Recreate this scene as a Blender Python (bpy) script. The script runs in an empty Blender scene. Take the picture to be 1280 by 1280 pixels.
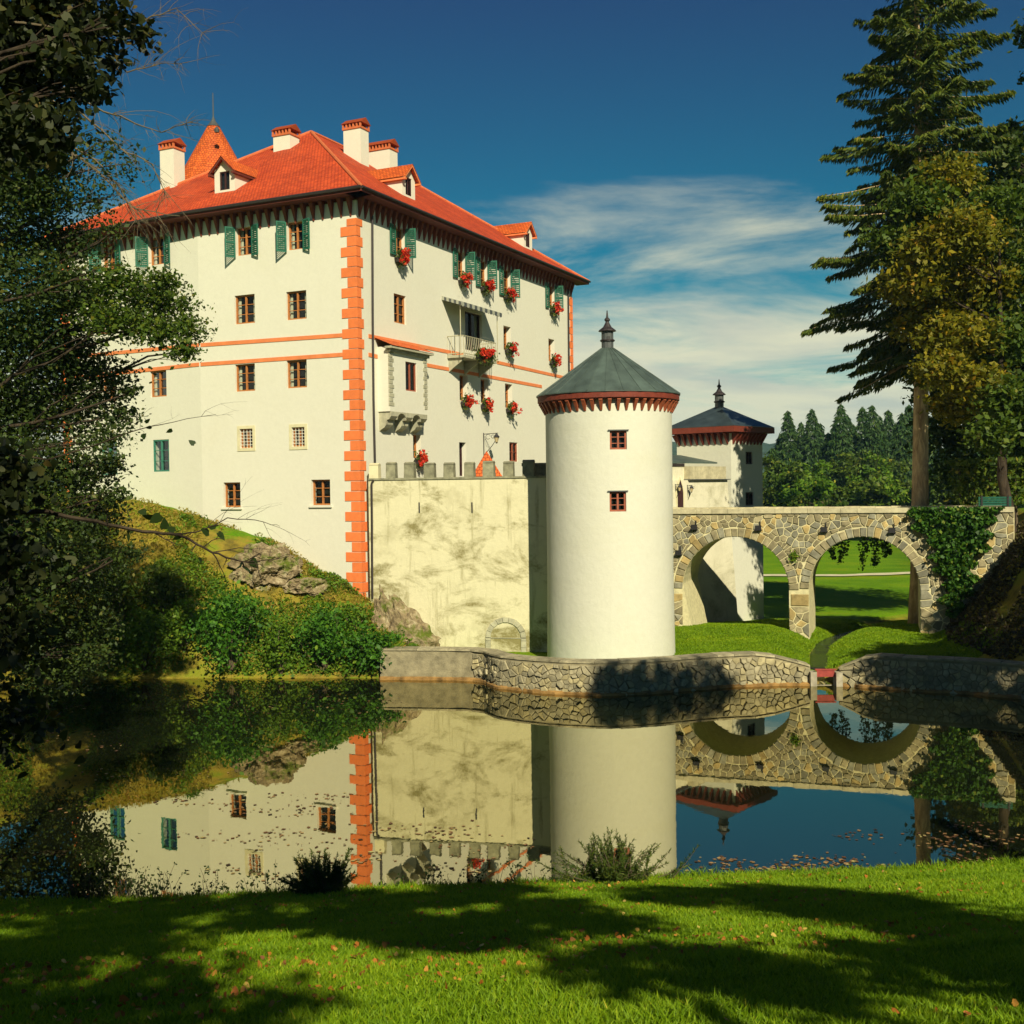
import bpy, bmesh, math, random
import numpy as np
from mathutils import Vector, Matrix

S = bpy.context.scene
COL = S.collection
rad = math.radians
# ------------------------------------------------------------------ camera
F_PX, CAM_H = 1440.0, 9.0                    # focal length in photo pixels (1280 wide), eye height above the pond
PITCH = math.atan(32.0/F_PX); ROLL = -0.0135
fw = Vector((0, math.cos(PITCH), -math.sin(PITCH)))
r0 = Vector((1, 0, 0)); u0 = Vector((0, math.sin(PITCH), math.cos(PITCH)))
RT = math.cos(ROLL)*r0 + math.sin(ROLL)*u0
UP = -math.sin(ROLL)*r0 + math.cos(ROLL)*u0
cam = bpy.data.cameras.new('camera'); cam_o = bpy.data.objects.new('camera', cam); COL.objects.link(cam_o)
cam.sensor_width = 36; cam.lens = 36*F_PX/1280; cam.clip_start = 0.1; cam.clip_end = 8000
cam_o.matrix_world = Matrix(((RT.x, UP.x, -fw.x, 0), (RT.y, UP.y, -fw.y, 0), (RT.z, UP.z, -fw.z, CAM_H), (0, 0, 0, 1)))
S.camera = cam_o
# ------------------------------------------------------------------ sun, sky, exposure
SUN_AZ, SUN_EL = rad(15), rad(35)            # azimuth measured from behind the camera towards the right
sun_dir = Vector((math.sin(SUN_AZ)*math.cos(SUN_EL), -math.cos(SUN_AZ)*math.cos(SUN_EL), math.sin(SUN_EL)))
sl = bpy.data.lights.new('sun', 'SUN'); sl.energy = 5.0; sl.angle = rad(0.5); sl.color = (1.0, 0.92, 0.66)
so = bpy.data.objects.new('sun', sl); COL.objects.link(so)
so.rotation_euler = sun_dir.to_track_quat('Z', 'Y').to_euler(); so.location = (20, -40, 60)
W = bpy.data.worlds.new('World'); S.world = W; W.use_nodes = True
nt = W.node_tree; nt.nodes.clear()
def N(t, typ, **kw):
    n = t.nodes.new(typ)
    for k, v in kw.items(): setattr(n, k, v)
    return n
def L(t, a, b): t.links.new(a, b)
SKX, SKY = 6.38, 0.6
def build_world():
    out = N(nt, 'ShaderNodeOutputWorld'); bg = N(nt, 'ShaderNodeBackground'); bg.inputs['Strength'].default_value = 0.10
    sky = N(nt, 'ShaderNodeTexSky', sky_type='NISHITA'); sky.sun_disc = False
    sky.sun_elevation = SUN_EL; sky.sun_rotation = math.pi - SUN_AZ
    sky.air_density = 1.0; sky.dust_density = 0.3; sky.ozone_density = 2.0; sky.altitude = 600
    tint = N(nt, 'ShaderNodeMix', data_type='RGBA', blend_type='MULTIPLY'); tint.inputs[0].default_value = 1
    tint.inputs[7].default_value = (0.16, 0.62, 0.82, 1)
    L(nt, sky.outputs[0], tint.inputs[6])
    tc = N(nt, 'ShaderNodeTexCoord'); sep = N(nt, 'ShaderNodeSeparateXYZ'); L(nt, tc.outputs['Generated'], sep.inputs[0])
    # the deep polarised blue overhead
    deep = N(nt, 'ShaderNodeMapRange'); deep.inputs[1].default_value = 0.10; deep.inputs[2].default_value = 0.42
    deep.inputs[3].default_value = 1.0; deep.inputs[4].default_value = 0.0; L(nt, sep.outputs[2], deep.inputs[0])
    dm = N(nt, 'ShaderNodeMix', data_type='RGBA', blend_type='MULTIPLY'); dm.inputs[0].default_value = 1
    dr = N(nt, 'ShaderNodeValToRGB'); dr.color_ramp.elements[0].color = (0.72, 0.33, 0.40, 1); dr.color_ramp.elements[1].color = (0.02, 0.66, 0.47, 1)
    L(nt, deep.outputs[0], dr.inputs[0]); L(nt, tint.outputs[2], dm.inputs[6]); L(nt, dr.outputs[0], dm.inputs[7])
    # clouds: streaks on a flat sheet high above, seen in perspective
    mz = N(nt, 'ShaderNodeMath', operation='MAXIMUM'); mz.inputs[1].default_value = 0.0; L(nt, sep.outputs[2], mz.inputs[0])
    az = N(nt, 'ShaderNodeMath', operation='ADD'); az.inputs[1].default_value = 0.22; L(nt, mz.outputs[0], az.inputs[0])
    dx = N(nt, 'ShaderNodeMath', operation='DIVIDE'); L(nt, sep.outputs[0], dx.inputs[0]); L(nt, az.outputs[0], dx.inputs[1])
    dy = N(nt, 'ShaderNodeMath', operation='DIVIDE'); L(nt, sep.outputs[1], dy.inputs[0]); L(nt, az.outputs[0], dy.inputs[1])
    cb = N(nt, 'ShaderNodeCombineXYZ'); L(nt, dx.outputs[0], cb.inputs[0]); L(nt, dy.outputs[0], cb.inputs[1])
    mp = N(nt, 'ShaderNodeMapping'); mp.inputs['Scale'].default_value = (1.0, 1.7, 1); mp.inputs['Location'].default_value = (SKX, SKY, 0.4)
    mp.inputs['Rotation'].default_value = (0, 0, rad(-14))
    L(nt, cb.outputs[0], mp.inputs[0])
    n1 = N(nt, 'ShaderNodeTexNoise'); n1.inputs['Scale'].default_value = 1.25; n1.inputs['Detail'].default_value = 9; n1.inputs['Roughness'].default_value = 0.60; n1.inputs['Distortion'].default_value = 0.35
    L(nt, mp.outputs[0], n1.inputs[0])
    # cover grows towards the horizon
    cov = N(nt, 'ShaderNodeMapRange'); cov.inputs[1].default_value = 0.05; cov.inputs[2].default_value = 0.30
    cov.inputs[3].default_value = 0.30; cov.inputs[4].default_value = -0.30; L(nt, sep.outputs[2], cov.inputs[0])
    ad = N(nt, 'ShaderNodeMath', operation='ADD'); L(nt, n1.outputs[0], ad.inputs[0]); L(nt, cov.outputs[0], ad.inputs[1])
    cr = N(nt, 'ShaderNodeMapRange', interpolation_type='SMOOTHSTEP'); cr.inputs[1].default_value = 0.39; cr.inputs[2].default_value = 0.70; L(nt, ad.outputs[0], cr.inputs[0])
    cf = N(nt, 'ShaderNodeMath', operation='MULTIPLY'); cf.inputs[1].default_value = 0.93; L(nt, cr.outputs[0], cf.inputs[0])
    # grey undersides
    n2 = N(nt, 'ShaderNodeTexNoise'); n2.inputs['Scale'].default_value = 2.2; n2.inputs['Detail'].default_value = 6; L(nt, mp.outputs[0], n2.inputs[0])
    cc = N(nt, 'ShaderNodeValToRGB'); cc.color_ramp.elements[0].position = 0.36; cc.color_ramp.elements[0].color = (4.6, 4.8, 3.9, 1)
    cc.color_ramp.elements[1].position = 0.56; cc.color_ramp.elements[1].color = (6.3, 6.1, 4.3, 1); L(nt, n2.outputs[0], cc.inputs[0])
    mx = N(nt, 'ShaderNodeMix', data_type='RGBA'); L(nt, cf.outputs[0], mx.inputs[0]); L(nt, dm.outputs[2], mx.inputs[6]); L(nt, cc.outputs[0], mx.inputs[7])
    L(nt, mx.outputs[2], bg.inputs[0]); L(nt, bg.outputs[0], out.inputs[0])
build_world()
S.view_settings.view_transform = 'Standard'; S.view_settings.look = 'None'
S.view_settings.exposure = 0.32; S.view_settings.gamma = 1.0; S.view_settings.use_curve_mapping = False
S.cycles.use_denoising = True
S.cycles.max_bounces = 6; S.cycles.diffuse_bounces = 3; S.cycles.glossy_bounces = 3; S.cycles.transmission_bounces = 4
S.cycles.transparent_max_bounces = 8; S.cycles.caustics_reflective = False; S.cycles.caustics_refractive = False

# ------------------------------------------------------------------ helpers
def ray(px, py):
    return (fw + RT*((px-640)/F_PX) + UP*((640-py)/F_PX))
def at_depth(px, py, d):
    r = ray(px, py); t = d/r.y
    return Vector((r.x*t, d, CAM_H + r.z*t))
def at_z(px, py, z):
    r = ray(px, py); t = (z-CAM_H)/r.z
    return Vector((r.x*t, r.y*t, z))
class Plane:                                  # vertical plane; u runs along it, o is out of it
    def __init__(s, p, d, n):
        s.p = Vector((p[0], p[1], 0)); s.d = Vector((d[0], d[1], 0)).normalized(); s.n = Vector((n[0], n[1], 0)).normalized()
    def P(s, u, z, o=0.0):
        v = s.p + s.d*u + s.n*o
        return Vector((v.x, v.y, z))
    def hit(s, px, py, o=0.0):
        r = ray(px, py); c = Vector((0, 0, CAM_H)); q = s.p + s.n*o
        t = (q-c).dot(s.n)/r.dot(s.n); h = c + r*t
        return (h-s.p).dot(s.d), h.z
class Cyl:                                    # round wall, u is arc length (0 faces the camera), o is out of it
    def __init__(s, c, r): s.c = Vector((c[0], c[1], 0)); s.r = r; s.a0 = math.atan2(-c[1], -c[0])
    def P(s, u, z, o=0.0):
        a = s.a0 + u/s.r; rr = s.rad(z) + o
        return Vector((s.c.x + rr*math.cos(a), s.c.y + rr*math.sin(a), z))
    def rad(s, z): return s.r + 0.07*max(0.0, 1-z/7.0)**2
OFF = {}
def off_of(p): return OFF.get(p.name, Vector((0, 0, 0))) if p else Vector((0, 0, 0))
def tag(o, label=None, cat=None, group=None, kind=None):
    if label: o['label'] = label
    if cat: o['category'] = cat
    if group: o['group'] = group
    if kind: o['kind'] = kind
    return o
def thing(name, loc, label, cat, group=None):
    o = bpy.data.objects.new(name, None); COL.objects.link(o); o.location = loc; o.empty_display_size = 0.3
    OFF[o.name] = Vector(loc)
    return tag(o, label, cat, group)
def link(o, parent, off):
    COL.objects.link(o); o.parent = parent; OFF[o.name] = Vector(off)
    return o
def mk(name, V, F, mat, parent=None, smooth=False, attr=None, mid=None):
    V = np.asarray([tuple(v) for v in V] if not isinstance(V, np.ndarray) else V, dtype=np.float64)
    off = off_of(parent); V = V - np.array(off)
    me = bpy.data.meshes.new(name)
    if isinstance(F, np.ndarray):
        n, k = F.shape
        me.vertices.add(len(V)); me.vertices.foreach_set('co', V.ravel().astype(np.float32))
        me.loops.add(n*k); me.loops.foreach_set('vertex_index', F.ravel().astype(np.int32))
        me.polygons.add(n); me.polygons.foreach_set('loop_start', np.arange(0, n*k, k, dtype=np.int32))
        me.update(calc_edges=True)
    else:
        me.from_pydata([tuple(v) for v in V], [], F); me.update()
    if attr is not None:
        a = me.attributes.new('rnd', 'FLOAT', 'FACE'); a.data.foreach_set('value', np.asarray(attr, dtype=np.float32))
    for m in (mat if isinstance(mat, (list, tuple)) else [mat]): me.materials.append(m)
    if mid is not None: me.polygons.foreach_set('material_index', np.asarray(mid, dtype=np.int32))
    if smooth: me.polygons.foreach_set('use_smooth', np.ones(len(me.polygons), dtype=bool))
    o = bpy.data.objects.new(name, me)
    return link(o, parent, off)
class MB:
    def __init__(s): s.V = []; s.F = []
    def quad(s, *p):
        b = len(s.V); s.V += [Vector(q) for q in p]; s.F.append(tuple(range(b, b+len(p)))); return s
    def hexa(s, p):                            # p: 4 bottom then 4 top corners
        b = len(s.V); s.V += [Vector(q) for q in p]
        for f in ((0, 3, 2, 1), (4, 5, 6, 7), (0, 1, 5, 4), (1, 2, 6, 5), (2, 3, 7, 6), (3, 0, 4, 7)): s.F.append(tuple(b+i for i in f))
        return s
    def box(s, x0, x1, y0, y1, z0, z1):
        return s.hexa([(x0, y0, z0), (x1, y0, z0), (x1, y1, z0), (x0, y1, z0), (x0, y0, z1), (x1, y0, z1), (x1, y1, z1), (x0, y1, z1)])
    def fbox(s, pl, u0, u1, z0, z1, o0, o1):
        P = pl.P
        return s.hexa([P(u0, z0, o1), P(u1, z0, o1), P(u1, z0, o0), P(u0, z0, o0), P(u0, z1, o1), P(u1, z1, o1), P(u1, z1, o0), P(u0, z1, o0)])
    def prism(s, loop, vec):                   # loop of points extruded by a vector
        n = len(loop); b = len(s.V); vec = Vector(vec)
        s.V += [Vector(q) for q in loop] + [Vector(q)+vec for q in loop]
        s.F.append(tuple(b+i for i in reversed(range(n)))); s.F.append(tuple(b+n+i for i in range(n)))
        for i in range(n):
            j = (i+1) % n; s.F.append((b+i, b+j, b+n+j, b+n+i))
        return s
    def tube(s, pts, rs, n=6, cap=True):
        pts = [Vector(p) for p in pts]
        if not isinstance(rs, (list, tuple)): rs = [rs]*len(pts)
        b = len(s.V); prev = None
        for i, p in enumerate(pts):
            t = (pts[min(i+1, len(pts)-1)] - pts[max(i-1, 0)])
            t = t.normalized() if t.length > 1e-9 else Vector((0, 0, 1))
            if prev is None: a = t.orthogonal().normalized()
            else:
                a = prev - t*prev.dot(t)
                a = a.normalized() if a.length > 1e-6 else t.orthogonal().normalized()
            prev = a; c = t.cross(a)
            for k in range(n):
                w = 2*math.pi*k/n; s.V.append(p + (a*math.cos(w) + c*math.sin(w))*rs[i])
        for i in range(len(pts)-1):
            for k in range(n):
                j = (k+1) % n; s.F.append((b+i*n+k, b+i*n+j, b+(i+1)*n+j, b+(i+1)*n+k))
        if cap:
            s.F.append(tuple(b+k for k in reversed(range(n)))); s.F.append(tuple(b+(len(pts)-1)*n+k for k in range(n)))
        return s
    def lathe(s, c, prof, n=24):               # prof: (radius, z)
        b = len(s.V)
        for r, z in prof:
            for k in range(n):
                w = 2*math.pi*k/n; s.V.append(Vector((c[0]+r*math.cos(w), c[1]+r*math.sin(w), z)))
        for i in range(len(prof)-1):
            for k in range(n):
                j = (k+1) % n; s.F.append((b+i*n+k, b+i*n+j, b+(i+1)*n+j, b+(i+1)*n+k))
        s.F.append(tuple(b+k for k in reversed(range(n)))); s.F.append(tuple(b+(len(prof)-1)*n+k for k in range(n)))
        return s
    def build(s, name, mat, parent=None, smooth=False):
        return mk(name, s.V, s.F, mat, parent, smooth)
def wall_holes(mb, pl, u0, u1, z0, z1, holes, depth=0.28, us=(), zs=()):
    U = sorted(set([u0, u1] + list(us) + [h[0] for h in holes] + [h[1] for h in holes]))
    Z = sorted(set([z0, z1] + list(zs) + [h[2] for h in holes] + [h[3] for h in holes]))
    U = [u for u in U if u0 <= u <= u1]; Z = [z for z in Z if z0 <= z <= z1]
    for a, b in zip(U, U[1:]):
        for c, d in zip(Z, Z[1:]):
            mu, mz = (a+b)/2, (c+d)/2
            if any(h[0] < mu < h[1] and h[2] < mz < h[3] for h in holes): continue
            mb.quad(pl.P(a, c), pl.P(b, c), pl.P(b, d), pl.P(a, d))
    for a, b, c, d in holes:
        o = -depth
        mb.quad(pl.P(a, c), pl.P(b, c), pl.P(b, c, o), pl.P(a, c, o)); mb.quad(pl.P(a, d), pl.P(b, d), pl.P(b, d, o), pl.P(a, d, o))
        mb.quad(pl.P(a, c), pl.P(a, d), pl.P(a, d, o), pl.P(a, c, o)); mb.quad(pl.P(b, c), pl.P(b, d), pl.P(b, d, o), pl.P(b, c, o))

# ------------------------------------------------------------------ materials
def ramp(t, cols):
    r = N(t, 'ShaderNodeValToRGB'); e = r.color_ramp.elements
    while len(e) < len(cols): e.new(0.5)
    for i, (p, c) in enumerate(cols):
        e[i].position = p; e[i].color = (c[0], c[1], c[2], 1)
    return r
def base_mat(name, rough=0.8, spec=0.3):
    m = bpy.data.materials.new(name); m.use_nodes = True; t = m.node_tree
    b = t.nodes['Principled BSDF']; b.inputs['Roughness'].default_value = rough
    b.inputs['Specular IOR Level'].default_value = spec
    return m, t, b
def noise(t, scale, detail=5, rough=0.6, vec=None, dist=0.0):
    n = N(t, 'ShaderNodeTexNoise'); n.inputs['Scale'].default_value = scale; n.inputs['Detail'].default_value = detail
    n.inputs['Roughness'].default_value = rough; n.inputs['Distortion'].default_value = dist
    if vec is not None: L(t, vec, n.inputs['Vector'])
    return n
def obj_vec(t, scale=(1, 1, 1)):
    tc = N(t, 'ShaderNodeTexCoord'); mp = N(t, 'ShaderNodeMapping'); mp.inputs['Scale'].default_value = scale
    L(t, tc.outputs['Object'], mp.inputs[0]); return mp.outputs[0]
def bump(t, b, h, strength, dist=0.05):
    bp = N(t, 'ShaderNodeBump'); bp.inputs['Strength'].default_value = strength; bp.inputs['Distance'].default_value = dist
    L(t, h, bp.inputs['Height']); L(t, bp.outputs[0], b.inputs['Normal'])
def mixc(t, fac, a, b, mode='MIX'):
    m = N(t, 'ShaderNodeMix', data_type='RGBA', blend_type=mode)
    for i, v in ((0, fac), (6, a), (7, b)):
        if hasattr(v, 'links') or hasattr(v, 'is_linked'): L(t, v, m.inputs[i])
        elif i == 0: m.inputs[0].default_value = v
        else: m.inputs[i].default_value = (v[0], v[1], v[2], 1)
    return m.outputs[2]
def simple(name, c, rough=0.75, var=0.15, scale=3.0, bmp=0.1, spec=0.3, objrand=0.0, metal=0.0):
    m, t, b = base_mat(name, rough, spec)
    v = obj_vec(t); n = noise(t, scale, 6, vec=v)
    lo = [x*(1-var) for x in c]; hi = [min(1, x*(1+var)) for x in c]
    r = ramp(t, [(0.3, lo), (0.7, hi)]); L(t, n.outputs[0], r.inputs[0]); col = r.outputs[0]
    if objrand:
        oi = N(t, 'ShaderNodeObjectInfo'); rr = ramp(t, [(0, [1-objrand]*3), (1, [1+objrand*0.6]*3)])
        L(t, oi.outputs['Random'], rr.inputs[0]); col = mixc(t, 1.0, col, rr.outputs[0], 'MULTIPLY')
    L(t, col, b.inputs['Base Color']); b.inputs['Metallic'].default_value = metal
    if bmp: bump(t, b, noise(t, scale*6, 5, vec=v).outputs[0], bmp, 0.03)
    return m
def plaster(name, c, stain=0.25, stain_col=(0.30, 0.29, 0.17), streak=0.0, grain=0.25):
    m, t, b = base_mat(name, 0.92, 0.15)
    v = obj_vec(t); big = noise(t, 0.35, 6, 0.65, v); fine = noise(t, 5, 5, 0.6, v)
    r = ramp(t, [(0.3, [x*0.95 for x in c]), (0.7, c)]); L(t, fine.outputs[0], r.inputs[0])
    k = ramp(t, [(0.53, (0, 0, 0)), (0.72, (1, 1, 1))]); L(t, big.outputs[0], k.inputs[0])
    mul = N(t, 'ShaderNodeMath', operation='MULTIPLY'); mul.inputs[1].default_value = stain; L(t, k.outputs[0], mul.inputs[0])
    fac = mul.outputs[0]
    if streak:                                 # water runs: noise stretched downwards
        vs = obj_vec(t, (2.6, 2.6, 0.22)); sn = noise(t, 1.0, 5, 0.6, vs)
        ks = ramp(t, [(0.56, (0, 0, 0)), (0.72, (1, 1, 1))]); L(t, sn.outputs[0], ks.inputs[0])
        vh = obj_vec(t, (0.28, 0.28, 0.55)); hn = noise(t, 1.0, 7, 0.7, vh, 0.4)
        kh = ramp(t, [(0.50, (0, 0, 0)), (0.66, (1, 1, 1))]); L(t, hn.outputs[0], kh.inputs[0])
        a1 = N(t, 'ShaderNodeMath', operation='MULTIPLY'); L(t, ks.outputs[0], a1.inputs[0]); a1.inputs[1].default_value = streak*0.55
        a2 = N(t, 'ShaderNodeMath', operation='MULTIPLY'); L(t, kh.outputs[0], a2.inputs[0]); a2.inputs[1].default_value = streak
        a3 = N(t, 'ShaderNodeMath', operation='MAXIMUM'); L(t, a1.outputs[0], a3.inputs[0]); L(t, a2.outputs[0], a3.inputs[1])
        br = noise(t, 9, 4, 0.7, v); mm = N(t, 'ShaderNodeMath', operation='MULTIPLY'); L(t, a3.outputs[0], mm.inputs[0]); L(t, br.outputs[0], mm.inputs[1])
        m2 = N(t, 'ShaderNodeMath', operation='ADD'); L(t, mm.outputs[0], m2.inputs[0]); L(t, fac, m2.inputs[1]); fac = m2.outputs[0]
    L(t, mixc(t, fac, r.outputs[0], stain_col), b.inputs['Base Color'])
    h = noise(t, 1.6, 8, 0.7, v); bump(t, b, h.outputs[0], grain, 0.06)
    return m
def leaf_mat(name, cols, trans=0.35, rough=0.55):
    m = bpy.data.materials.new(name); m.use_nodes = True; t = m.node_tree; b = t.nodes['Principled BSDF']
    a = N(t, 'ShaderNodeAttribute'); a.attribute_name = 'rnd'
    r = ramp(t, cols); L(t, a.outputs['Fac'], r.inputs[0]); L(t, r.outputs[0], b.inputs['Base Color'])
    b.inputs['Roughness'].default_value = rough; b.inputs['Specular IOR Level'].default_value = 0.25
    tr = N(t, 'ShaderNodeBsdfTranslucent'); tc = mixc(t, 1.0, r.outputs[0], (1.25, 1.25, 0.5), 'MULTIPLY'); L(t, tc, tr.inputs[0])
    mx = N(t, 'ShaderNodeMixShader'); mx.inputs[0].default_value = trans
    L(t, b.outputs[0], mx.inputs[1]); L(t, tr.outputs[0], mx.inputs[2]); L(t, mx.outputs[0], t.nodes['Material Output'].inputs[0])
    return m
def tile_roof(name, c):
    m, t, b = base_mat(name, 0.7, 0.25)
    uv = N(t, 'ShaderNodeUVMap')
    br = N(t, 'ShaderNodeTexBrick'); L(t, uv.outputs[0], br.inputs['Vector']); br.offset = 0.5
    br.inputs['Scale'].default_value = 1.0; br.inputs['Brick Width'].default_value = 0.22; br.inputs['Row Height'].default_value = 0.2; br.inputs['Mortar Size'].default_value = 0.022
    br.inputs['Mortar Smooth'].default_value = 0.4; br.inputs['Bias'].default_value = 0.0
    br.inputs['Color1'].default_value = (c[0]*1.15, c[1]*1.2, c[2]*1.1, 1); br.inputs['Color2'].default_value = (c[0]*0.8, c[1]*0.72, c[2]*0.8, 1); br.inputs['Mortar'].default_value = (c[0]*0.45, c[1]*0.4, c[2]*0.5, 1)
    n = noise(t, 0.5, 6, 0.65, obj_vec(t)); r = ramp(t, [(0.3, (0.72, 0.68, 0.7)), (0.65, (1.1, 1.05, 1))]); L(t, n.outputs[0], r.inputs[0])
    L(t, mixc(t, 1.0, br.outputs[0], r.outputs[0], 'MULTIPLY'), b.inputs['Base Color'])
    inv = N(t, 'ShaderNodeMath', operation='SUBTRACT'); inv.inputs[0].default_value = 1; L(t, br.outputs['Fac'], inv.inputs[1]); bump(t, b, inv.outputs[0], 0.8, 0.05)
    return m
M = {}
M['castle'] = plaster('castle_plaster', (0.715, 0.69, 0.575), 0.10, (0.56, 0.51, 0.36), 0.16)
M['tower'] = plaster('tower_plaster', (0.64, 0.63, 0.525), 0.16, (0.55, 0.53, 0.36), 0.3, 0.5)
M['curtain'] = plaster('weathered_plaster', (0.66, 0.615, 0.41), 0.5, (0.24, 0.21, 0.09), 2.3, 0.6)
M['gate'] = plaster('gate_plaster', (0.68, 0.64, 0.48), 0.2, (0.28, 0.26, 0.15), 1.2, 0.4)
M['quoin'] = simple('orange_quoin_paint', (0.80, 0.20, 0.055), 0.85, 0.10, 4, 0.15, objrand=0.08)
M['band'] = simple('orange_band_paint', (0.74, 0.22, 0.075), 0.85, 0.12, 2, 0.1)
M['soffit'] = simple('brown_eave_wood', (0.13, 0.028, 0.018), 0.7, 0.2, 4, 0.1)
M['bracket'] = simple('red_brown_bracket', (0.20, 0.045, 0.025), 0.7, 0.15, 4, 0.1)
M['redwood'] = simple('red_painted_wood', (0.17, 0.032, 0.018), 0.65, 0.2, 4, 0.1)
M['tbracket'] = simple('orange_brown_bracket', (0.30, 0.075, 0.03), 0.65, 0.2, 4, 0.1)
M['tile'] = tile_roof('orange_red_tiles', (0.60, 0.085, 0.022))
M['tile2'] = tile_roof('bright_orange_tiles', (0.70, 0.14, 0.025))
M['ridge'] = simple('ridge_tile', (0.56, 0.145, 0.05), 0.7, 0.2, 5, 0.2)
M['metalroof'] = simple('weathered_metal_roof', (0.068, 0.095, 0.082), 0.5, 0.35, 1.3, 0.05, 0.5, objrand=0.14)
M['slate'] = simple('dark_slate_roof', (0.035, 0.05, 0.055), 0.4, 0.3, 1.5, 0.1, 0.5, objrand=0.1)
M['gutter'] = simple('dark_metal', (0.03, 0.022, 0.022), 0.5, 0.2, 5, 0.0, 0.5)
M['iron'] = simple('black_iron', (0.015, 0.014, 0.016), 0.5, 0.2, 5, 0.0, 0.5)
M['frame'] = simple('orange_brown_window_wood', (0.42, 0.16, 0.045), 0.6, 0.2, 6, 0.05)
M['frame_red'] = simple('red_brown_window_wood', (0.30, 0.085, 0.045), 0.6, 0.2, 6, 0.05)
M['frame_dark'] = simple('dark_window_wood', (0.05, 0.02, 0.02), 0.6, 0.2, 6, 0.05)
M['frame_green'] = simple('green_window_wood', (0.05, 0.20, 0.14), 0.6, 0.2, 6, 0.05)
M['shutter'] = simple('green_shutter_paint', (0.022, 0.13, 0.082), 0.55, 0.2, 4, 0.05, 0.4)
M['stone'] = simple('grey_dressed_stone', (0.40, 0.38, 0.27), 0.9, 0.25, 3, 0.5, objrand=0.12)
M['merlon'] = simple('lichened_stone', (0.24, 0.23, 0.15), 0.95, 0.4, 3, 0.6, objrand=0.15)
M['coping'] = simple('pale_stone_coping', (0.48, 0.43, 0.28), 0.9, 0.25, 3, 0.5, objrand=0.1)
M['mortar'] = simple('pale_mortar', (0.60, 0.54, 0.32), 0.95, 0.2, 4, 0.5)
M['rubble'] = simple('rubble_stone', (0.30, 0.255, 0.15), 0.9, 0.35, 3, 0.6, objrand=0.38)
M['rubble_grey'] = simple('grey_rubble_stone', (0.25, 0.235, 0.17), 0.9, 0.35, 3, 0.6, objrand=0.35)
M['rubble_ochre'] = simple('ochre_rubble_stone', (0.42, 0.31, 0.13), 0.9, 0.3, 3, 0.6, objrand=0.3)
M['quaymortar'] = simple('quay_render', (0.26, 0.225, 0.14), 0.95, 0.35, 2.5, 0.8)
M['quay'] = simple('quay_stone', (0.33, 0.29, 0.185), 0.9, 0.4, 3, 0.9, objrand=0.28)
M['quay_pale'] = simple('pale_quay_stone', (0.40, 0.34, 0.19), 0.9, 0.35, 3, 0.9, objrand=0.3)
M['footing'] = simple('algae_brown_footing', (0.30, 0.17, 0.055), 0.9, 0.5, 2.5, 0.8)
def rock_mat():
    m, t, b = base_mat('mossy_rock', 0.95, 0.1); v = obj_vec(t); n = noise(t, 2.2, 9, 0.72, v, 0.8); r = ramp(t, [(0.32, (0.06, 0.045, 0.03)), (0.5, (0.30, 0.23, 0.13)), (0.66, (0.48, 0.41, 0.27))]); L(t, n.outputs[0], r.inputs[0])
    n2 = noise(t, 1.1, 6, 0.7, v); k = ramp(t, [(0.5, (0, 0, 0)), (0.62, (1, 1, 1))]); L(t, n2.outputs[0], k.inputs[0]); L(t, mixc(t, k.outputs[0], r.outputs[0], (0.11, 0.14, 0.02)), b.inputs['Base Color']); bump(t, b, n.outputs[0], 1.0, 0.15); return m
M['rock'] = rock_mat()
M['concrete'] = simple('weathered_concrete', (0.36, 0.32, 0.24), 0.95, 0.3, 3, 0.4)
M['red'] = simple('red_board_paint', (0.30, 0.05, 0.04), 0.7, 0.3, 4, 0.2)
M['interior'] = simple('dark_room', (0.02, 0.018, 0.02), 0.9, 0.1, 1, 0)
M['curtaincloth'] = simple('cream_curtain', (0.65, 0.60, 0.45), 0.9, 0.1, 6, 0)
M['white'] = simple('white_paint', (0.75, 0.72, 0.62), 0.6, 0.05, 4, 0)
M['lead'] = simple('lead_flashing', (0.07, 0.075, 0.075), 0.5, 0.2, 4, 0.1, 0.5)
M['railing'] = simple('pale_iron_paint', (0.42, 0.39, 0.26), 0.6, 0.1, 4, 0)
M['awn'] = simple('grey_awning_cloth', (0.34, 0.34, 0.27), 0.9, 0.15, 4, 0.1)
M['bench'] = simple('green_bench_paint', (0.008, 0.085, 0.055), 0.6, 0.2, 4, 0.1)
M['lampglass'] = simple('amber_lamp_glass', (0.45, 0.36, 0.2), 0.2, 0.1, 4, 0, 0.5)
def make_glass():
    m = bpy.data.materials.new('window_glass'); m.use_nodes = True; t = m.node_tree; t.nodes.clear()
    o = N(t, 'ShaderNodeOutputMaterial'); a = N(t, 'ShaderNodeBsdfTransparent'); a.inputs[0].default_value = (0.75, 0.8, 0.78, 1)
    g = N(t, 'ShaderNodeBsdfGlossy'); g.inputs['Roughness'].default_value = 0.03; x = N(t, 'ShaderNodeMixShader')
    lw = N(t, 'ShaderNodeFresnel'); lw.inputs[0].default_value = 1.28
    L(t, lw.outputs[0], x.inputs[0]); L(t, a.outputs[0], x.inputs[1]); L(t, g.outputs[0], x.inputs[2]); L(t, x.outputs[0], o.inputs[0])
    return m
M['glass'] = make_glass()
def make_bark(name, lo, hi, scale=3):
    m, t, b = base_mat(name, 0.95, 0.15); v = obj_vec(t, (1, 1, 0.25)); n = noise(t, scale, 8, 0.7, v, 0.6)
    r = ramp(t, [(0.35, lo), (0.62, hi)]); L(t, n.outputs[0], r.inputs[0]); L(t, r.outputs[0], b.inputs['Base Color']); bump(t, b, n.outputs[0], 1.0, 0.08)
    return m
M['bark'] = make_bark('grey_brown_bark', (0.05, 0.035, 0.02), (0.17, 0.13, 0.085))
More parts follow.
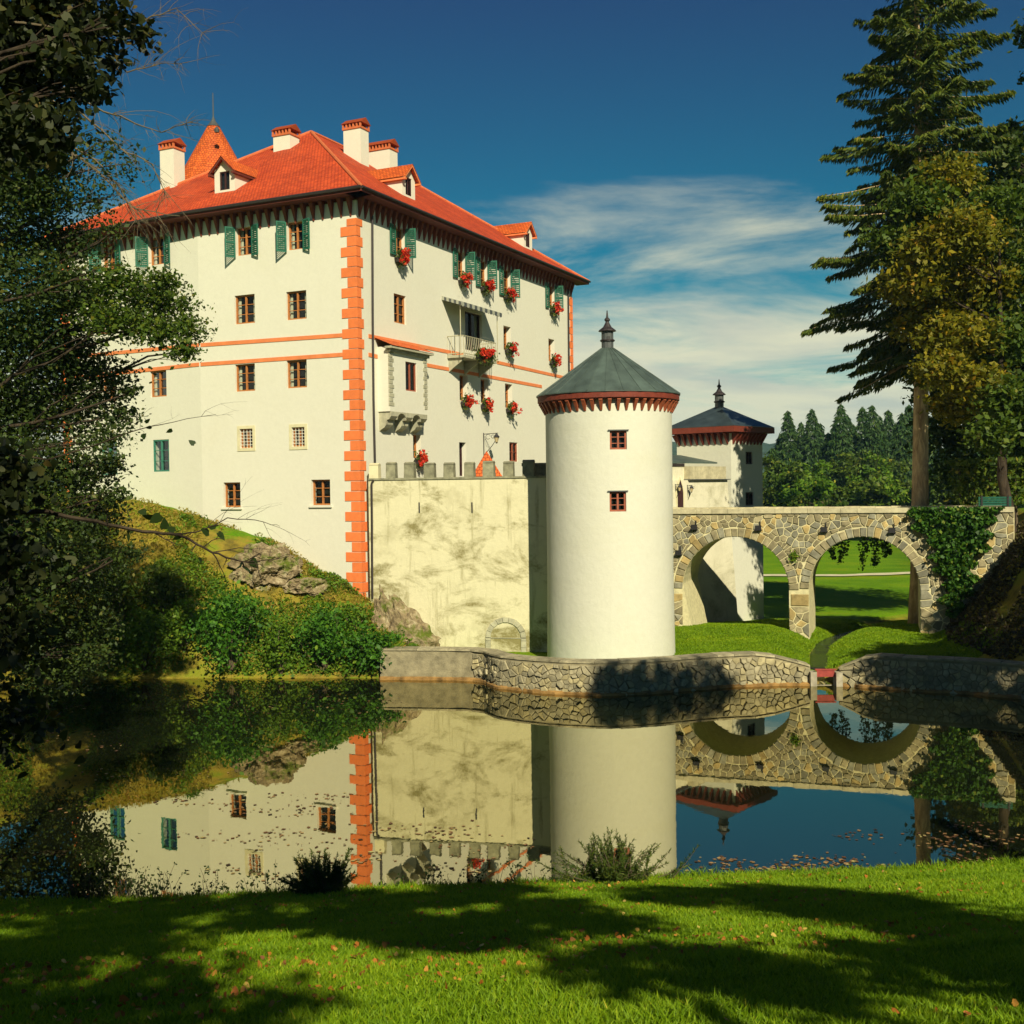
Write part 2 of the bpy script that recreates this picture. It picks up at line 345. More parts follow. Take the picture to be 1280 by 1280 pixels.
M['darkbark'] = make_bark('dark_bark', (0.02, 0.014, 0.01), (0.07, 0.052, 0.035))
M['sprucebark'] = make_bark('pale_spruce_bark', (0.24, 0.16, 0.09), (0.58, 0.43, 0.25), 4)
M['twig'] = simple('pale_twig', (0.13, 0.10, 0.06), 0.9, 0.2, 5, 0)
G = lambda a, b, c, d: [(0.0, a), (0.45, b), (0.85, c), (1.0, d)]
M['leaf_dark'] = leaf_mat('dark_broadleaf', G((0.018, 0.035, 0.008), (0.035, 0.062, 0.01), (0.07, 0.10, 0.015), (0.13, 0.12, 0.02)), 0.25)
M['leaf_shade'] = leaf_mat('shaded_linden_leaf', G((0.010, 0.014, 0.006), (0.022, 0.032, 0.008), (0.05, 0.055, 0.012), (0.10, 0.07, 0.015)), 0.2)  # shade on the linden crown is painted in as darker leaf colours
M['leaf_mid'] = leaf_mat('mid_green_leaf', G((0.035, 0.07, 0.008), (0.07, 0.12, 0.012), (0.13, 0.175, 0.015), (0.20, 0.19, 0.02)))
M['leaf_mid2'] = leaf_mat('olive_leaf', G((0.02, 0.04, 0.006), (0.04, 0.07, 0.008), (0.085, 0.115, 0.012), (0.15, 0.14, 0.02)))
M['leaf_yellow'] = leaf_mat('yellowing_leaf', G((0.085, 0.10, 0.008), (0.17, 0.165, 0.010), (0.28, 0.22, 0.012), (0.38, 0.21, 0.015)))
M['leaf_bright'] = leaf_mat('bright_green_leaf', G((0.05, 0.11, 0.008), (0.10, 0.20, 0.012), (0.18, 0.27, 0.018), (0.30, 0.29, 0.025)))
M['leaf_blue'] = leaf_mat('deep_green_shrub_leaf', G((0.025, 0.085, 0.008), (0.055, 0.165, 0.012), (0.11, 0.25, 0.016), (0.20, 0.28, 0.02)))
M['ivy'] = leaf_mat('ivy_leaf', G((0.02, 0.055, 0.008), (0.045, 0.13, 0.012), (0.10, 0.21, 0.018), (0.20, 0.25, 0.03)))
M['needle'] = leaf_mat('spruce_needles', G((0.024, 0.052, 0.010), (0.068, 0.105, 0.012), (0.15, 0.165, 0.014), (0.23, 0.20, 0.025)), 0.25)
M['needle_far'] = leaf_mat('far_spruce_needles', G((0.018, 0.048, 0.016), (0.036, 0.082, 0.018), (0.065, 0.115, 0.020), (0.10, 0.14, 0.024)), 0.2)
M['grass'] = leaf_mat('lawn_grass', G((0.085, 0.17, 0.004), (0.19, 0.32, 0.006), (0.32, 0.42, 0.010), (0.50, 0.44, 0.03)), 0.4, 0.6)
M['drygrass'] = leaf_mat('dry_grass', G((0.13, 0.12, 0.015), (0.26, 0.22, 0.025), (0.36, 0.27, 0.04), (0.40, 0.24, 0.06)), 0.3)
M['darklitter'] = leaf_mat('dark_litter', G((0.025, 0.018, 0.010), (0.06, 0.04, 0.018), (0.07, 0.075, 0.015), (0.12, 0.10, 0.03)), 0.1)
M['litter'] = leaf_mat('fallen_leaf', G((0.16, 0.05, 0.012), (0.38, 0.12, 0.02), (0.50, 0.24, 0.04), (0.55, 0.40, 0.10)), 0.15)
M['floatleaf'] = leaf_mat('floating_leaf', G((0.04, 0.025, 0.015), (0.16, 0.07, 0.03), (0.40, 0.24, 0.10), (0.5, 0.42, 0.16)), 0.1)
M['flower'] = leaf_mat('geranium_red', G((0.45, 0.015, 0.012), (0.62, 0.03, 0.015), (0.75, 0.07, 0.02), (0.8, 0.16, 0.06)), 0.2)
M['flower_leaf'] = leaf_mat('geranium_leaf', G((0.04, 0.06, 0.01), (0.07, 0.11, 0.015), (0.11, 0.14, 0.02), (0.16, 0.15, 0.03)), 0.2)
rng = np.random.default_rng(7); random.seed(7)

# ------------------------------------------------------------------ ground
POND = [(-24, 24.0), (-11, 24.9), (0, 25.8), (11.8, 26.6), (18.4, 27.5), (18.6, 36), (20.6, 43.5), (22.6, 45.5), (19.6, 48.8), (17.4, 49.7), (14.3, 51.2), (12.9, 51.5),
        (8.85, 51.2), (6.2, 50.1), (4.1, 49.7), (1.9, 50.2), (-0.3, 51.7), (-1.3, 53.7), (-6.0, 54.4), (-12, 54.9), (-19.6, 55.4), (-25, 52.5), (-27, 44), (-27, 30)]
def pond_sd(X, Y):
    d2 = np.full(X.shape, 1e9); inside = np.zeros(X.shape, bool); n = len(POND)
    for i in range(n):
        x1, y1 = POND[i]; x2, y2 = POND[(i+1) % n]; ex, ey = x2-x1, y2-y1
        t = np.clip(((X-x1)*ex + (Y-y1)*ey)/(ex*ex+ey*ey), 0, 1)
        d2 = np.minimum(d2, (X-x1-t*ex)**2 + (Y-y1-t*ey)**2)
        c = ((y1 > Y) != (y2 > Y)); xi = x1 + (Y-y1)*ex/np.where(abs(ey) < 1e-9, 1e-9, ey); inside ^= c & (X < xi)
    d = np.sqrt(d2); return np.where(inside, -d, d)
def sst(a, b, x): t = np.clip((x-a)/(b-a), 0, 1); return t*t*(3-2*t)
def wob(X, Y, s, seed):
    r = np.random.default_rng(seed); z = 0
    for k in range(5):
        a, b, p = r.normal(0, 1.0/s, 3); z = z + np.sin(X*a + Y*b + p*9)
    return z/5
STREAM = [(13.5, 51.3), (14.3, 54), (15.2, 57.5), (16.6, 61.5), (18.6, 66), (21.5, 72), (26, 79), (34, 87), (46, 94)]
def stream_dist(X, Y):
    d2 = np.full(X.shape, 1e9)
    for (x1, y1), (x2, y2) in zip(STREAM, STREAM[1:]):
        ex, ey = x2-x1, y2-y1; t = np.clip(((X-x1)*ex + (Y-y1)*ey)/(ex*ex+ey*ey), 0, 1)
        d2 = np.minimum(d2, (X-x1-t*ex)**2 + (Y-y1-t*ey)**2)
    return np.sqrt(d2)
def ground_z(X, Y):
    X = np.asarray(X, float); Y = np.asarray(Y, float)
    sd = pond_sd(X, Y)
    near = 0.03 + np.minimum(0.287*np.maximum(sd, 0), 9) + 0.06*wob(X, Y, 1.5, 1)*np.clip(sd/3, 0, 1)
    T = np.interp(X, [-60, -28, -20, -12.7, -8.0, -6.2, -4.6, -3, 3, 7, 9, 14, 16, 19, 60], [9, 9, 8.2, 6.0, 3.3, 2.0, 0.7, 0.5, 0.55, 0.7, 1.15, 1.15, 0.95, 0.95, 0.95])
    w = np.interp(X, [-28, -20, -8, -5, 0], [10, 9, 5.6, 4, 0.6])
    hill = T*(1-(1-np.clip(sd/w, 0, 1))**1.7) + 0.18*wob(X, Y, 0.8, 2)*np.clip(sd/2, 0, 1)*np.clip((-4-X)/4, 0, 1)
    # meadow falling gently away beyond the bridge
    mead = -0.5 + 0.25*wob(X, Y, 12, 3)
    k = sst(60, 82, Y)*sst(4, 9, X)
    far = hill*(1-k) + mead*k
    far = np.where(Y > 100, far*(1-sst(100, 130, Y)) + mead*sst(100, 130, Y), far)
    xb = np.maximum(20.0, 0.362*Y); b = sst(0, 6.2, X-xb)*sst(42, 50, Y)
    far = far*(1-b) + (6.9 + 0.15*wob(X, Y, 4, 5) + 0.04*np.maximum(X-27, 0))*b
    sdist = stream_dist(X, Y); far = far - 0.75*np.exp(-(sdist/1.15)**2)*(sd > 0.2)
    m = sst(38, 46, Y)
    z = near*(1-m) + far*m
    z = np.where(sd < 0, np.maximum(-1.4, 0.35*sd - 0.02), z)
    return z
def gz(x, y): return float(ground_z(np.array([x]), np.array([y]))[0])
def spaced(a, b, step, far, g=1.35):
    c = list(np.arange(a, b+1e-6, step)); s = step
    while c[-1] < far: s *= g; c.append(c[-1]+s)
    s = step; lo = []; x = a
    while x > -far: s *= g; x -= s; lo.append(x)
    return np.array(lo[::-1] + c)
def make_ground():
    xs = spaced(-34, 36, 0.42, 2600); ys = spaced(-8, 104, 0.42, 2600)
    X, Y = np.meshgrid(xs, ys); Z = ground_z(X, Y); nx, ny = len(xs), len(ys)
    V = np.stack([X.ravel(), Y.ravel(), Z.ravel()], 1); i = np.arange((ny-1)*(nx-1)); r, c = i//(nx-1), i % (nx-1); a = r*nx+c
    Fq = np.stack([a, a+1, a+1+nx, a+nx], 1)
    m, t, b = base_mat('turf', 0.95, 0.1); v = obj_vec(t)
    n1 = noise(t, 0.16, 6, 0.6, v); n2 = noise(t, 7, 6, 0.7, v)
    r1 = ramp(t, [(0.3, (0.10, 0.24, 0.004)), (0.55, (0.17, 0.32, 0.006)), (0.75, (0.30, 0.34, 0.010))]); L(t, n1.outputs[0], r1.inputs[0])
    r2 = ramp(t, [(0.3, (0.55, 0.55, 0.5)), (0.7, (1.15, 1.15, 1.1))]); L(t, n2.outputs[0], r2.inputs[0])
    green = mixc(t, 1.0, r1.outputs[0], r2.outputs[0], 'MULTIPLY')
    # dry, mossy soil on the steep banks
    ge = N(t, 'ShaderNodeNewGeometry'); sp = N(t, 'ShaderNodeSeparateXYZ'); L(t, ge.outputs['True Normal'], sp.inputs[0])
    n3 = noise(t, 0.7, 6, 0.65, v); soil = ramp(t, [(0.35, (0.10, 0.06, 0.02)), (0.5, (0.30, 0.20, 0.035)), (0.65, (0.20, 0.22, 0.02))]); L(t, n3.outputs[0], soil.inputs[0])
    mr = N(t, 'ShaderNodeMapRange'); mr.inputs[1].default_value = 0.955; mr.inputs[2].default_value = 0.86; mr.inputs[3].default_value = 0.0; mr.inputs[4].default_value = 0.85; L(t, sp.outputs[2], mr.inputs[0])
    L(t, mixc(t, mr.outputs[0], green, soil.outputs[0]), b.inputs['Base Color']); bump(t, b, n2.outputs[0], 0.9, 0.12)
    o = mk('ground', V, Fq, m, None, True); tag(o, kind='structure')
make_ground()
def make_water():
    m = bpy.data.materials.new('pond_water'); m.use_nodes = True; t = m.node_tree; t.nodes.clear()
    o = N(t, 'ShaderNodeOutputMaterial'); g = N(t, 'ShaderNodeBsdfGlossy'); g.inputs['Roughness'].default_value = 0.012; g.inputs['Color'].default_value = (0.94, 0.89, 0.66, 1)
    d = N(t, 'ShaderNodeBsdfDiffuse'); d.inputs[0].default_value = (0.010, 0.013, 0.006, 1)
    f = N(t, 'ShaderNodeFresnel'); f.inputs[0].default_value = 4.2; x = N(t, 'ShaderNodeMixShader')
    v = obj_vec(t, (1.0, 0.55, 1)); n = noise(t, 0.9, 4, 0.55, v); n2 = noise(t, 5, 3, 0.5, v)
    ad = N(t, 'ShaderNodeMath', operation='MULTIPLY_ADD'); ad.inputs[1].default_value = 0.12; L(t, n2.outputs[0], ad.inputs[0]); L(t, n.outputs[0], ad.inputs[2])
    bp = N(t, 'ShaderNodeBump'); bp.inputs['Strength'].default_value = 0.05; bp.inputs['Distance'].default_value = 0.03; L(t, ad.outputs[0], bp.inputs['Height'])
    L(t, bp.outputs[0], g.inputs['Normal']); L(t, bp.outputs[0], f.inputs['Normal'])
    k = N(t, 'ShaderNodeMath', operation='MULTIPLY_ADD'); k.inputs[1].default_value = 0.68; k.inputs[2].default_value = 0.30; L(t, f.outputs[0], k.inputs[0])
    L(t, k.outputs[0], x.inputs[0]); L(t, d.outputs[0], x.inputs[1]); L(t, g.outputs[0], x.inputs[2]); L(t, x.outputs[0], o.inputs[0])
    w = mk('pond_water', [(-29, 23, 0), (25, 23, 0), (25, 52.2, 0), (-3, 55.8, 0), (-29, 56.5, 0)], [(0, 1, 2, 3, 4)], m); tag(w, kind='structure')
    return m
WATER = make_water()
def strip(name, pts, width, mat, lift=0.05, kind='structure', follow=True):
    V = []; Fq = []; P = [Vector((p[0], p[1], 0)) for p in pts]
    fine = []
    for a, b in zip(P, P[1:]):
        k = max(1, int((b-a).length/1.2)); fine += [a.lerp(b, i/k) for i in range(k)]
    fine.append(P[-1])
    for i, p in enumerate(fine):
        tn = (fine[min(i+1, len(fine)-1)]-fine[max(i-1, 0)]).normalized(); nn = Vector((-tn.y, tn.x, 0))
        for s in (-1, -0.33, 0.33, 1):
            q = p + nn*s*width/2*(1+0.22*math.sin(i*1.7+s)+.15*math.sin(i*.63+2*s)); zz = gz(q.x, q.y) if follow else gz(p.x, p.y)
            V.append((q.x, q.y, zz+lift))
    for i in range(len(fine)-1):
        for k in range(3): Fq.append((i*4+k, i*4+k+1, (i+1)*4+k+1, (i+1)*4+k))
    return tag(mk(name, V, Fq, mat, None, True), kind=kind)
M['path'] = simple('pale_gravel', (0.62, 0.56, 0.36), 0.95, 0.15, 1, 0.2)
strip('path', [(5, 121), (22, 119.5), (40, 117.5), (60, 114), (90, 108)], 2.6, M['path'], 0.09)
def stream_mat():
    m, t, b = base_mat('stream_water', 0.06, 0.9); v = obj_vec(t, (1, 0.45, 1)); n = noise(t, 4.5, 7, 0.75, v, 1.6)
    r = ramp(t, [(0.55, (0.012, 0.016, 0.010)), (0.66, (0.05, 0.06, 0.05)), (0.74, (0.55, 0.57, 0.52))]); L(t, n.outputs[0], r.inputs[0]); L(t, r.outputs[0], b.inputs['Base Color']); bump(t, b, n.outputs[0], 1.0, 0.25)
    return m
strip('stream_water', STREAM, 1.05, stream_mat(), 0.12, 'structure', False)

# ------------------------------------------------------------------ castle frame
CX = Vector((at_depth(451, 650, 60.6).x, 60.6, 0))           # the orange quoined corner
DR = Vector((0.43, 0.903, 0)).normalized(); NR = Vector((DR.y, -DR.x, 0))
DL = Vector((-0.9007, 0.4345, 0)).normalized(); NL = Vector((DL.y, -DL.x, 0))
if NL.y > 0: NL = -NL
PR = Plane(CX, DR, NR); PLa = Plane(CX, DL, NL)
UB = PLa.hit(250, 450)[0]; BEND = PLa.P(UB, 0)
DL2 = Vector((-0.853, 0.522, 0)).normalized(); NL2 = Vector((DL2.y, -DL2.x, 0)); NL2 = -NL2 if NL2.y > 0 else NL2
PLb = Plane(BEND, DL2, NL2)
UL = PLb.hit(78, 450)[0]; LEFT = PLb.P(UL, 0)
UR = PR.hit(716, 450)[0]; RIGHT = PR.P(UR, 0); BACK = RIGHT + (LEFT-CX)
castle = thing('castle', (CX.x, CX.y, 3.0), 'large cream castle with steep red tiled roof and orange corner stones beside the pond', 'castle')
Z_EAVE = 24.1
def wrect(pl, cx, cy, w, h, o=0.0):
    a = pl.hit(cx-w/2, cy, o)[0]; b = pl.hit(cx+w/2, cy, o)[0]; zt = pl.hit(cx, cy-h/2, o)[1]; zb = pl.hit(cx, cy+h/2, o)[1]
    return (min(a, b), max(a, b), zb, zt)
def shutter(pl, hu, side, ang, w, z0, z1, parent):
    """louvred leaf hinged at hu; side -1/+1 along u, ang = opening from closed (180 = flat on the wall)"""
    mb = MB(); c, s_ = math.cos(rad(180-ang)), math.sin(rad(180-ang))
    def Q(a, z, t): return pl.P(hu + side*(a*c) - side*t*s_, z, 0.05 + a*s_ + t*c)
    def bx(a0, a1, za, zb, t0, t1, tilt=0.0):
        mb.hexa([Q(a0, za, t0), Q(a1, za, t0), Q(a1, za, t1), Q(a0, za, t1), Q(a0, zb, t0+tilt), Q(a1, zb, t0+tilt), Q(a1, zb, t1+tilt), Q(a0, zb, t1+tilt)])
    f = 0.07; bx(0, f, z0, z1, 0, .05); bx(w-f, w, z0, z1, 0, .05); bx(f, w-f, z0, z0+f, 0, .05); bx(f, w-f, z1-f, z1, 0, .05)
    zm = (z0+z1)/2; bx(f, w-f, zm-.04, zm+.04, 0, .05); n = 14
    for i in range(n):
        z = z0+f + (z1-z0-2*f)*(i+0.1)/n; bx(f, w-f, z, z+0.075, 0.0, .014, 0.03)
    return mb.build('shutter', M['shutter'], parent)
def window(pl, rc, parent, frame='frame', cols=2, rows=3, depth=0.24, curtain=0, shut=None, sill=False, grille=False, surround=None):
    u0, u1, z0, z1 = rc; o = -depth; mb = MB(); t = min(0.085, (u1-u0)*0.11)
    e = 0.004
    mb.fbox(pl, u0+e, u0+t, z0+e, z1-e, o-.05, o+.05); mb.fbox(pl, u1-t, u1-e, z0+e, z1-e, o-.05, o+.05)
    mb.fbox(pl, u0+t, u1-t, z0+e, z0+t, o-.05, o+.05); mb.fbox(pl, u0+t, u1-t, z1-t, z1-e, o-.05, o+.05)
    for i in range(1, cols):
        u = u0+(u1-u0)*i/cols; mb.fbox(pl, u-.045, u+.045, z0+t, z1-t, o-.045, o+.045)
    for i in range(1, rows):
        z = z0+(z1-z0)*i/rows; mb.fbox(pl, u0+t, u1-t, z-.018, z+.018, o-.03, o+.03)
    w = mb.build('window', M[frame], parent)
    MB().quad(pl.P(u0, z0, o-.055), pl.P(u1, z0, o-.055), pl.P(u1, z1, o-.055), pl.P(u0, z1, o-.055)).build('pane', M['glass'], w)
    MB().fbox(pl, u0-.03, u1+.03, z0-.03, z1+.03, o-.42, o-.40).build('room_interior', M['interior'], w)
    if curtain:
        k = 5
        for sgn, fr in ((1, curtain), (-1, curtain*0.55)):
            ua = u0+t if sgn > 0 else u1-t; c = MB()
            for i in range(k):
                a0, a1 = ua+sgn*(u1-u0)*fr*i/k, ua+sgn*(u1-u0)*fr*(i+1)/k; oo = [o-.12, o-.16]
                c.quad(pl.P(a0, z0+.02, oo[i % 2]), pl.P(a1, z0+.02, oo[(i+1) % 2]), pl.P(a1, z1-.02, oo[(i+1) % 2]), pl.P(a0, z1-.02, oo[i % 2]))
            c.build('curtain', M['curtaincloth'], w)
    if sill: MB().fbox(pl, u0-.12, u1+.12, z0-.12, z0-.004, -.1, .1).build('sill', M['castle'], w)
    if surround:
        b = 0.17; s = MB()
        s.fbox(pl, u0-b, u0-.003, z0-b, z1+b, .0, .035); s.fbox(pl, u1+.003, u1+b, z0-b, z1+b, .0, .035)
        s.fbox(pl, u0-.003, u1+.003, z1+.003, z1+b, .0, .035); s.fbox(pl, u0-.003, u1+.003, z0-b, z0-.003, .0, .035); s.build('stone_surround', M[surround], w)
    if grille:
        g = MB()
        for i in range(1, 4): u = u0+(u1-u0)*i/4; g.tube([pl.P(u, z0, -.06), pl.P(u, z1, -.06)], .016, 5)
        for i in range(1, 6): z = z0+(z1-z0)*i/6; g.tube([pl.P(u0, z, -.06), pl.P(u1, z, -.06)], .016, 5)
        g.build('grille', M['white'], w)
    if shut:
        la, ra = shut; sw = (u1-u0)*0.54 if pl is not PR else 0.62; zz0, zz1 = z0-.10, z1+.04
        flip = (pl is not PR)                  # on the left wing u grows to the left of the picture
        lo_side, hi_side = (ra, la) if flip else (la, ra)
        shutter(pl, u0-.02, -1, lo_side, sw, zz0, zz1, w); shutter(pl, u1+.02, 1, hi_side, sw, zz0, zz1, w)
    return w
ZB = -0.6
# (centre x, centre y, width, height in photo pixels, style)
LW = [(136, 321, 18, 33, 's'), (196, 313.5, 20, 35, 's'), (305, 301.5, 20, 35, 's'), (369, 294.5, 20.5, 35, 's'),
      (134, 402, 19, 31, 'n'), (306, 386.5, 25, 36, 'n'), (370.5, 381.5, 25, 35.5, 'n'),
      (137, 486, 17, 32, 'n'), (198, 479.5, 20, 33, 'n'), (306.5, 472, 24.5, 34, 'n'), (371, 467.5, 25, 34.5, 'n'),
      (308, 548, 16, 24, 'g'), (373, 546, 16, 24, 'g'), (137, 573, 19, 41, 'v'), (201.5, 569.5, 20, 40, 'v'),
      (290, 618.5, 21, 31, 'b'), (401, 615.5, 23.5, 32, 'b')]
RW = [(499.5, 302, 12, 34, 's'), (576, 331, 10, 33, 's'), (604, 342, 9.5, 33, 's'), (633, 353, 9.5, 33, 's'), (689, 371, 7.5, 28, 's'),
      (500, 386.5, 15, 36, 'n'), (634, 423, 9, 30, 'r'), (689.5, 438, 7.5, 28, 'r'), (579.5, 485, 10, 32, 'r'), (606, 489, 10, 30, 'r'), (636, 495, 9, 30, 'r'),
      (521.5, 558, 10, 29, 'r'), (578.5, 574, 8.5, 42, 'p'), (642, 565, 10.5, 24, 'w'), (592, 415, 21, 48, 'd')]
def style(pl, rc, st, parent):
    if st == 's': window(pl, rc, parent, 'frame', 2, 3, .24, .22, shut=(122, 163) if pl is not PR else (177, 104))
    elif st == 'n': window(pl, rc, parent, 'frame', 2, 1 if rc[0] > 14 else 3, .16, .18)
    elif st == 'r': window(pl, rc, parent, 'frame', 2, 3, .38, .3)
    elif st == 'p': window(pl, rc, parent, 'frame_dark', 1, 3, .34)
    elif st == 'w': window(pl, rc, parent, 'frame_red', 2, 2, .12)
    elif st == 'g': window(pl, rc, parent, 'frame', 2, 3, .2, grille=True, surround='gatestone')
    elif st == 'v': window(pl, rc, parent, 'frame_green', 2, 3, .08)
    elif st == 'b': window(pl, rc, parent, 'frame', 2, 3, .22, sill=True)
    elif st == 'd': window(pl, rc, parent, 'frame_dark', 2, 1, .22, .2)
M['gatestone'] = simple('pale_yellow_stone', (0.66, 0.60, 0.38), 0.9, 0.1, 3, 0.2)
def build_castle():
    mb = MB(); jobs = []
    for pl, lo, hi, sel in ((PLa, 0, UB, lambda x: x > 250), (PLb, 0, UL, lambda x: x <= 250)):
        rs = [(wrect(pl, *w[:4]), w[4]) for w in LW if sel(w[0])]
        wall_holes(mb, pl, lo, hi, ZB, Z_EAVE, [r for r, _ in rs], 0.45); jobs += [(pl, r, s) for r, s in rs]
    rs = [(wrect(PR, *w[:4]), w[4]) for w in RW]
    wall_holes(mb, PR, 0, UR, ZB, Z_EAVE, [r for r, _ in rs], 0.5); jobs += [(PR, r, s) for r, s in rs]
    mb.quad((RIGHT.x, RIGHT.y, ZB), (BACK.x, BACK.y, ZB), (BACK.x, BACK.y, Z_EAVE), (RIGHT.x, RIGHT.y, Z_EAVE))
    mb.quad((BACK.x, BACK.y, ZB), (LEFT.x, LEFT.y, ZB), (LEFT.x, LEFT.y, Z_EAVE), (BACK.x, BACK.y, Z_EAVE))
    mb.build('wall', M['castle'], castle)
    for pl, r, s in jobs: style(pl, r, s, castle)
    # quoins at the near corner, the far right corner and the left corner
    z = 3.0; i = 0; zt = Z_EAVE-0.95; h = 0.535
    while z < zt:
        la, lb = (0.95, 0.36) if i % 2 == 0 else (0.56, 0.56); q = MB(); g = 0.045; o = 0.035
        z1 = min(z+h-g, zt)
        c0 = CX + (NL+NR)*o
        def p(v, zz): return Vector((v.x, v.y, zz))
        A = CX + DL*la + NL*o; B = CX + DR*lb + NR*o; Ai = CX + DL*la - NL*.05; Bi = CX + DR*lb - NR*.05; ci = CX - (NL+NR)*.05
        for w in ((A, c0, ci, Ai), (c0, B, Bi, ci)): q.hexa([p(w[0], z), p(w[1], z), p(w[2], z), p(w[3], z), p(w[0], z1), p(w[1], z1), p(w[2], z1), p(w[3], z1)])
        q.build('quoin_block', M['quoin'], castle); z += h; i += 1
    for corner, pl, uu, sg in ((RIGHT, PR, UR, -1), (LEFT, PLb, UL, -1)):
        z = 6.5; i = 0
        while z < zt:
            ln = 0.75 if i % 2 == 0 else 0.45
            MB().fbox(pl, uu-ln, uu+.035, z, min(z+h-.045, zt), -.05, .035).build('quoin_block', M['quoin'], castle); z += h; i += 1
    # painted string courses
    for y_l, y_m, y_r in ((442.5, 431.3, 418.8), (468.5, 455.5, 443.0)):
        for pl, xa, ya, xb, yb in ((PLa, 251, y_m, 432, y_r), (PLb, 85, y_l+4.3, 249, y_m)):
            a, za = pl.hit(xa, ya); b, zb = pl.hit(xb, yb); t = .105; m = MB()
            m.hexa([pl.P(b, zb-t, .03), pl.P(a, za-t, .03), pl.P(a, za-t, 0), pl.P(b, zb-t, 0), pl.P(b, zb+t, .03), pl.P(a, za+t, .03), pl.P(a, za+t, 0), pl.P(b, zb+t, 0)]); m.build('string_course', M['band'], castle)
    for segs in (((460.5, 420, 579, 443.5), (621, 452.8, 712, 473.5)), ((460.5, 443.3, 478.5, 447.3), (533.5, 456.4, 677, 483.2))):
        for xa, ya, xb, yb in segs:
            a, za = PR.hit(xa, ya); b, zb = PR.hit(xb, yb); t = .105; m = MB()
            m.hexa([PR.P(a, za-t, .03), PR.P(b, zb-t, .03), PR.P(b, zb-t, 0), PR.P(a, za-t, 0), PR.P(a, za+t, .03), PR.P(b, zb+t, .03), PR.P(b, zb+t, 0), PR.P(a, za+t, 0)]); m.build('string_course', M['band'], castle)
build_castle()

# ------------------------------------------------------------------ castle roof
OH = 1.0; ZR0 = 24.45                                       # overhang and the height of the eave edge
def isect(p1, d1, p2, d2):
    den = d1.x*d2.y-d1.y*d2.x; t = ((p2.x-p1.x)*d2.y-(p2.y-p1.y)*d2.x)/den; return p1+d1*t
Ce = CX + (NL+NR)*OH; Be = isect(CX+NL*OH, DL, BEND+NL2*OH, DL2)
Le = LEFT + NL2*OH + DL2*OH; Re = RIGHT + NR*OH + DR*OH; Ke = BACK + DR*OH - NR*OH
A1 = at_depth(389, 165, 75.3); A2 = Vector((A1.x+DR.x*8, A1.y+DR.y*8, A1.z))
def uvmesh(name, polys, mat, parent):
    """polys: list of (points, u direction); uv in metres along the eave and up the slope"""
    V = []; Fc = []; UV = []
    for pts, d in polys:
        b = len(V); V += [Vector(p) for p in pts]; Fc.append(tuple(range(b, b+len(pts))))
        n = (Vector(pts[1])-Vector(pts[0])).cross(Vector(pts[2])-Vector(pts[0])).normalized(); d = Vector(d).normalized(); s = n.cross(d)
        UV += [(Vector(p).dot(d), Vector(p).dot(s)) for p in pts]
    o = mk(name, V, Fc, mat, parent); l = o.data.uv_layers.new(name='UVMap'); k = 0
    for f in o.data.polygons:
        for li in f.loop_indices: l.data[li].uv = UV[o.data.loops[li].vertex_index]
    return o
def Zv(v, z): return Vector((v.x, v.y, z))
def build_roof():
    e = [Zv(x, ZR0) for x in (Le, Be, Ce, Re, Ke)]; lE, bE, cE, rE, kE = e
    roof = uvmesh('roof', [((bE, cE, A1), DL), ((lE, bE, A1), DL2), ((cE, rE, A2, A1), DR), ((rE, kE, A2), DL), ((kE, lE, A1, A2), DR)], M['tile'], castle)
    for a, b in ((cE, A1), (lE, A1), (rE, A2), (A1, A2), (kE, A2)):
        MB().tube([a+Vector((0, 0, .02)), b+Vector((0, 0, .02))], .10, 6).build('ridge_cap', M['ridge'], roof)
    # eave: fascia, soffit and gutter
    for (p, q, pl, n) in ((bE, cE, PLa, NL), (lE, bE, PLb, NL2), (cE, rE, PR, NR)):
        m = MB(); dn = Vector((0, 0, -.22)); inn = -n*(OH+.02)
        m.quad(p, q, q+dn, p+dn); m.quad(p+dn, q+dn, q+dn+inn, p+dn+inn); m.build('soffit', M['soffit'], castle)
        MB().tube([p+n*.07+Vector((0, 0, -.02)), q+n*.07+Vector((0, 0, -.02))], .085, 6).build('gutter', M['gutter'], castle)
    # brackets: tapering to a point down the wall
    def bracket_mesh():
        b = MB(); w = .125
        b.hexa([(-.03, -.0, -.95), (.03, -.0, -.95), (.03, -.05, -.95), (-.03, -.05, -.95), (-w, -.0, 0), (w, 0, 0), (w, -.34, 0), (-w, -.34, 0)])
        return b
    proto = None
    for pl, L_, n, d in ((PLa, UB, NL, DL), (PLb, UL, NL2, DL2), (PR, UR, NR, DR)):
        k = int(L_/.56)
        for i in range(k):
            u = (i+.5)*L_/k
            if proto is None: proto = bracket_mesh().build('bracket', M['bracket'], castle); proto.data.transform(Matrix.Translation(off_of(castle))); o = proto
            else: o = proto.copy(); COL.objects.link(o)
            q = pl.P(u, Z_EAVE+.12, .002) - off_of(castle); ang = math.atan2(n.y, n.x)+math.pi/2
            o.matrix_local = Matrix.Translation(q) @ Matrix.Rotation(ang, 4, 'Z')
    return roof
ROOF = build_roof()
def roof_z(v):                                              # highest of the roof planes' lower envelope at a plan position
    best = 1e9
    for a, b, c in ((Be, Ce, A1), (Le, Be, A1), (Ce, Re, A1), (Re, Ke, A2)):
        p0 = Zv(a, ZR0); p1 = Zv(b, ZR0); n = (p1-p0).cross(Vector(c)-p0)
        best = min(best, p0.z - (n.x*(v.x-p0.x)+n.y*(v.y-p0.y))/n.z)
    return best
def roof_hit(px, py):                                       # where a photo ray meets the roof
    d = 56.0
    while d < 95:
        q = at_depth(px, py, d)
        if q.z <= roof_z(q): return q
        d += .05
    return at_depth(px, py, 75)
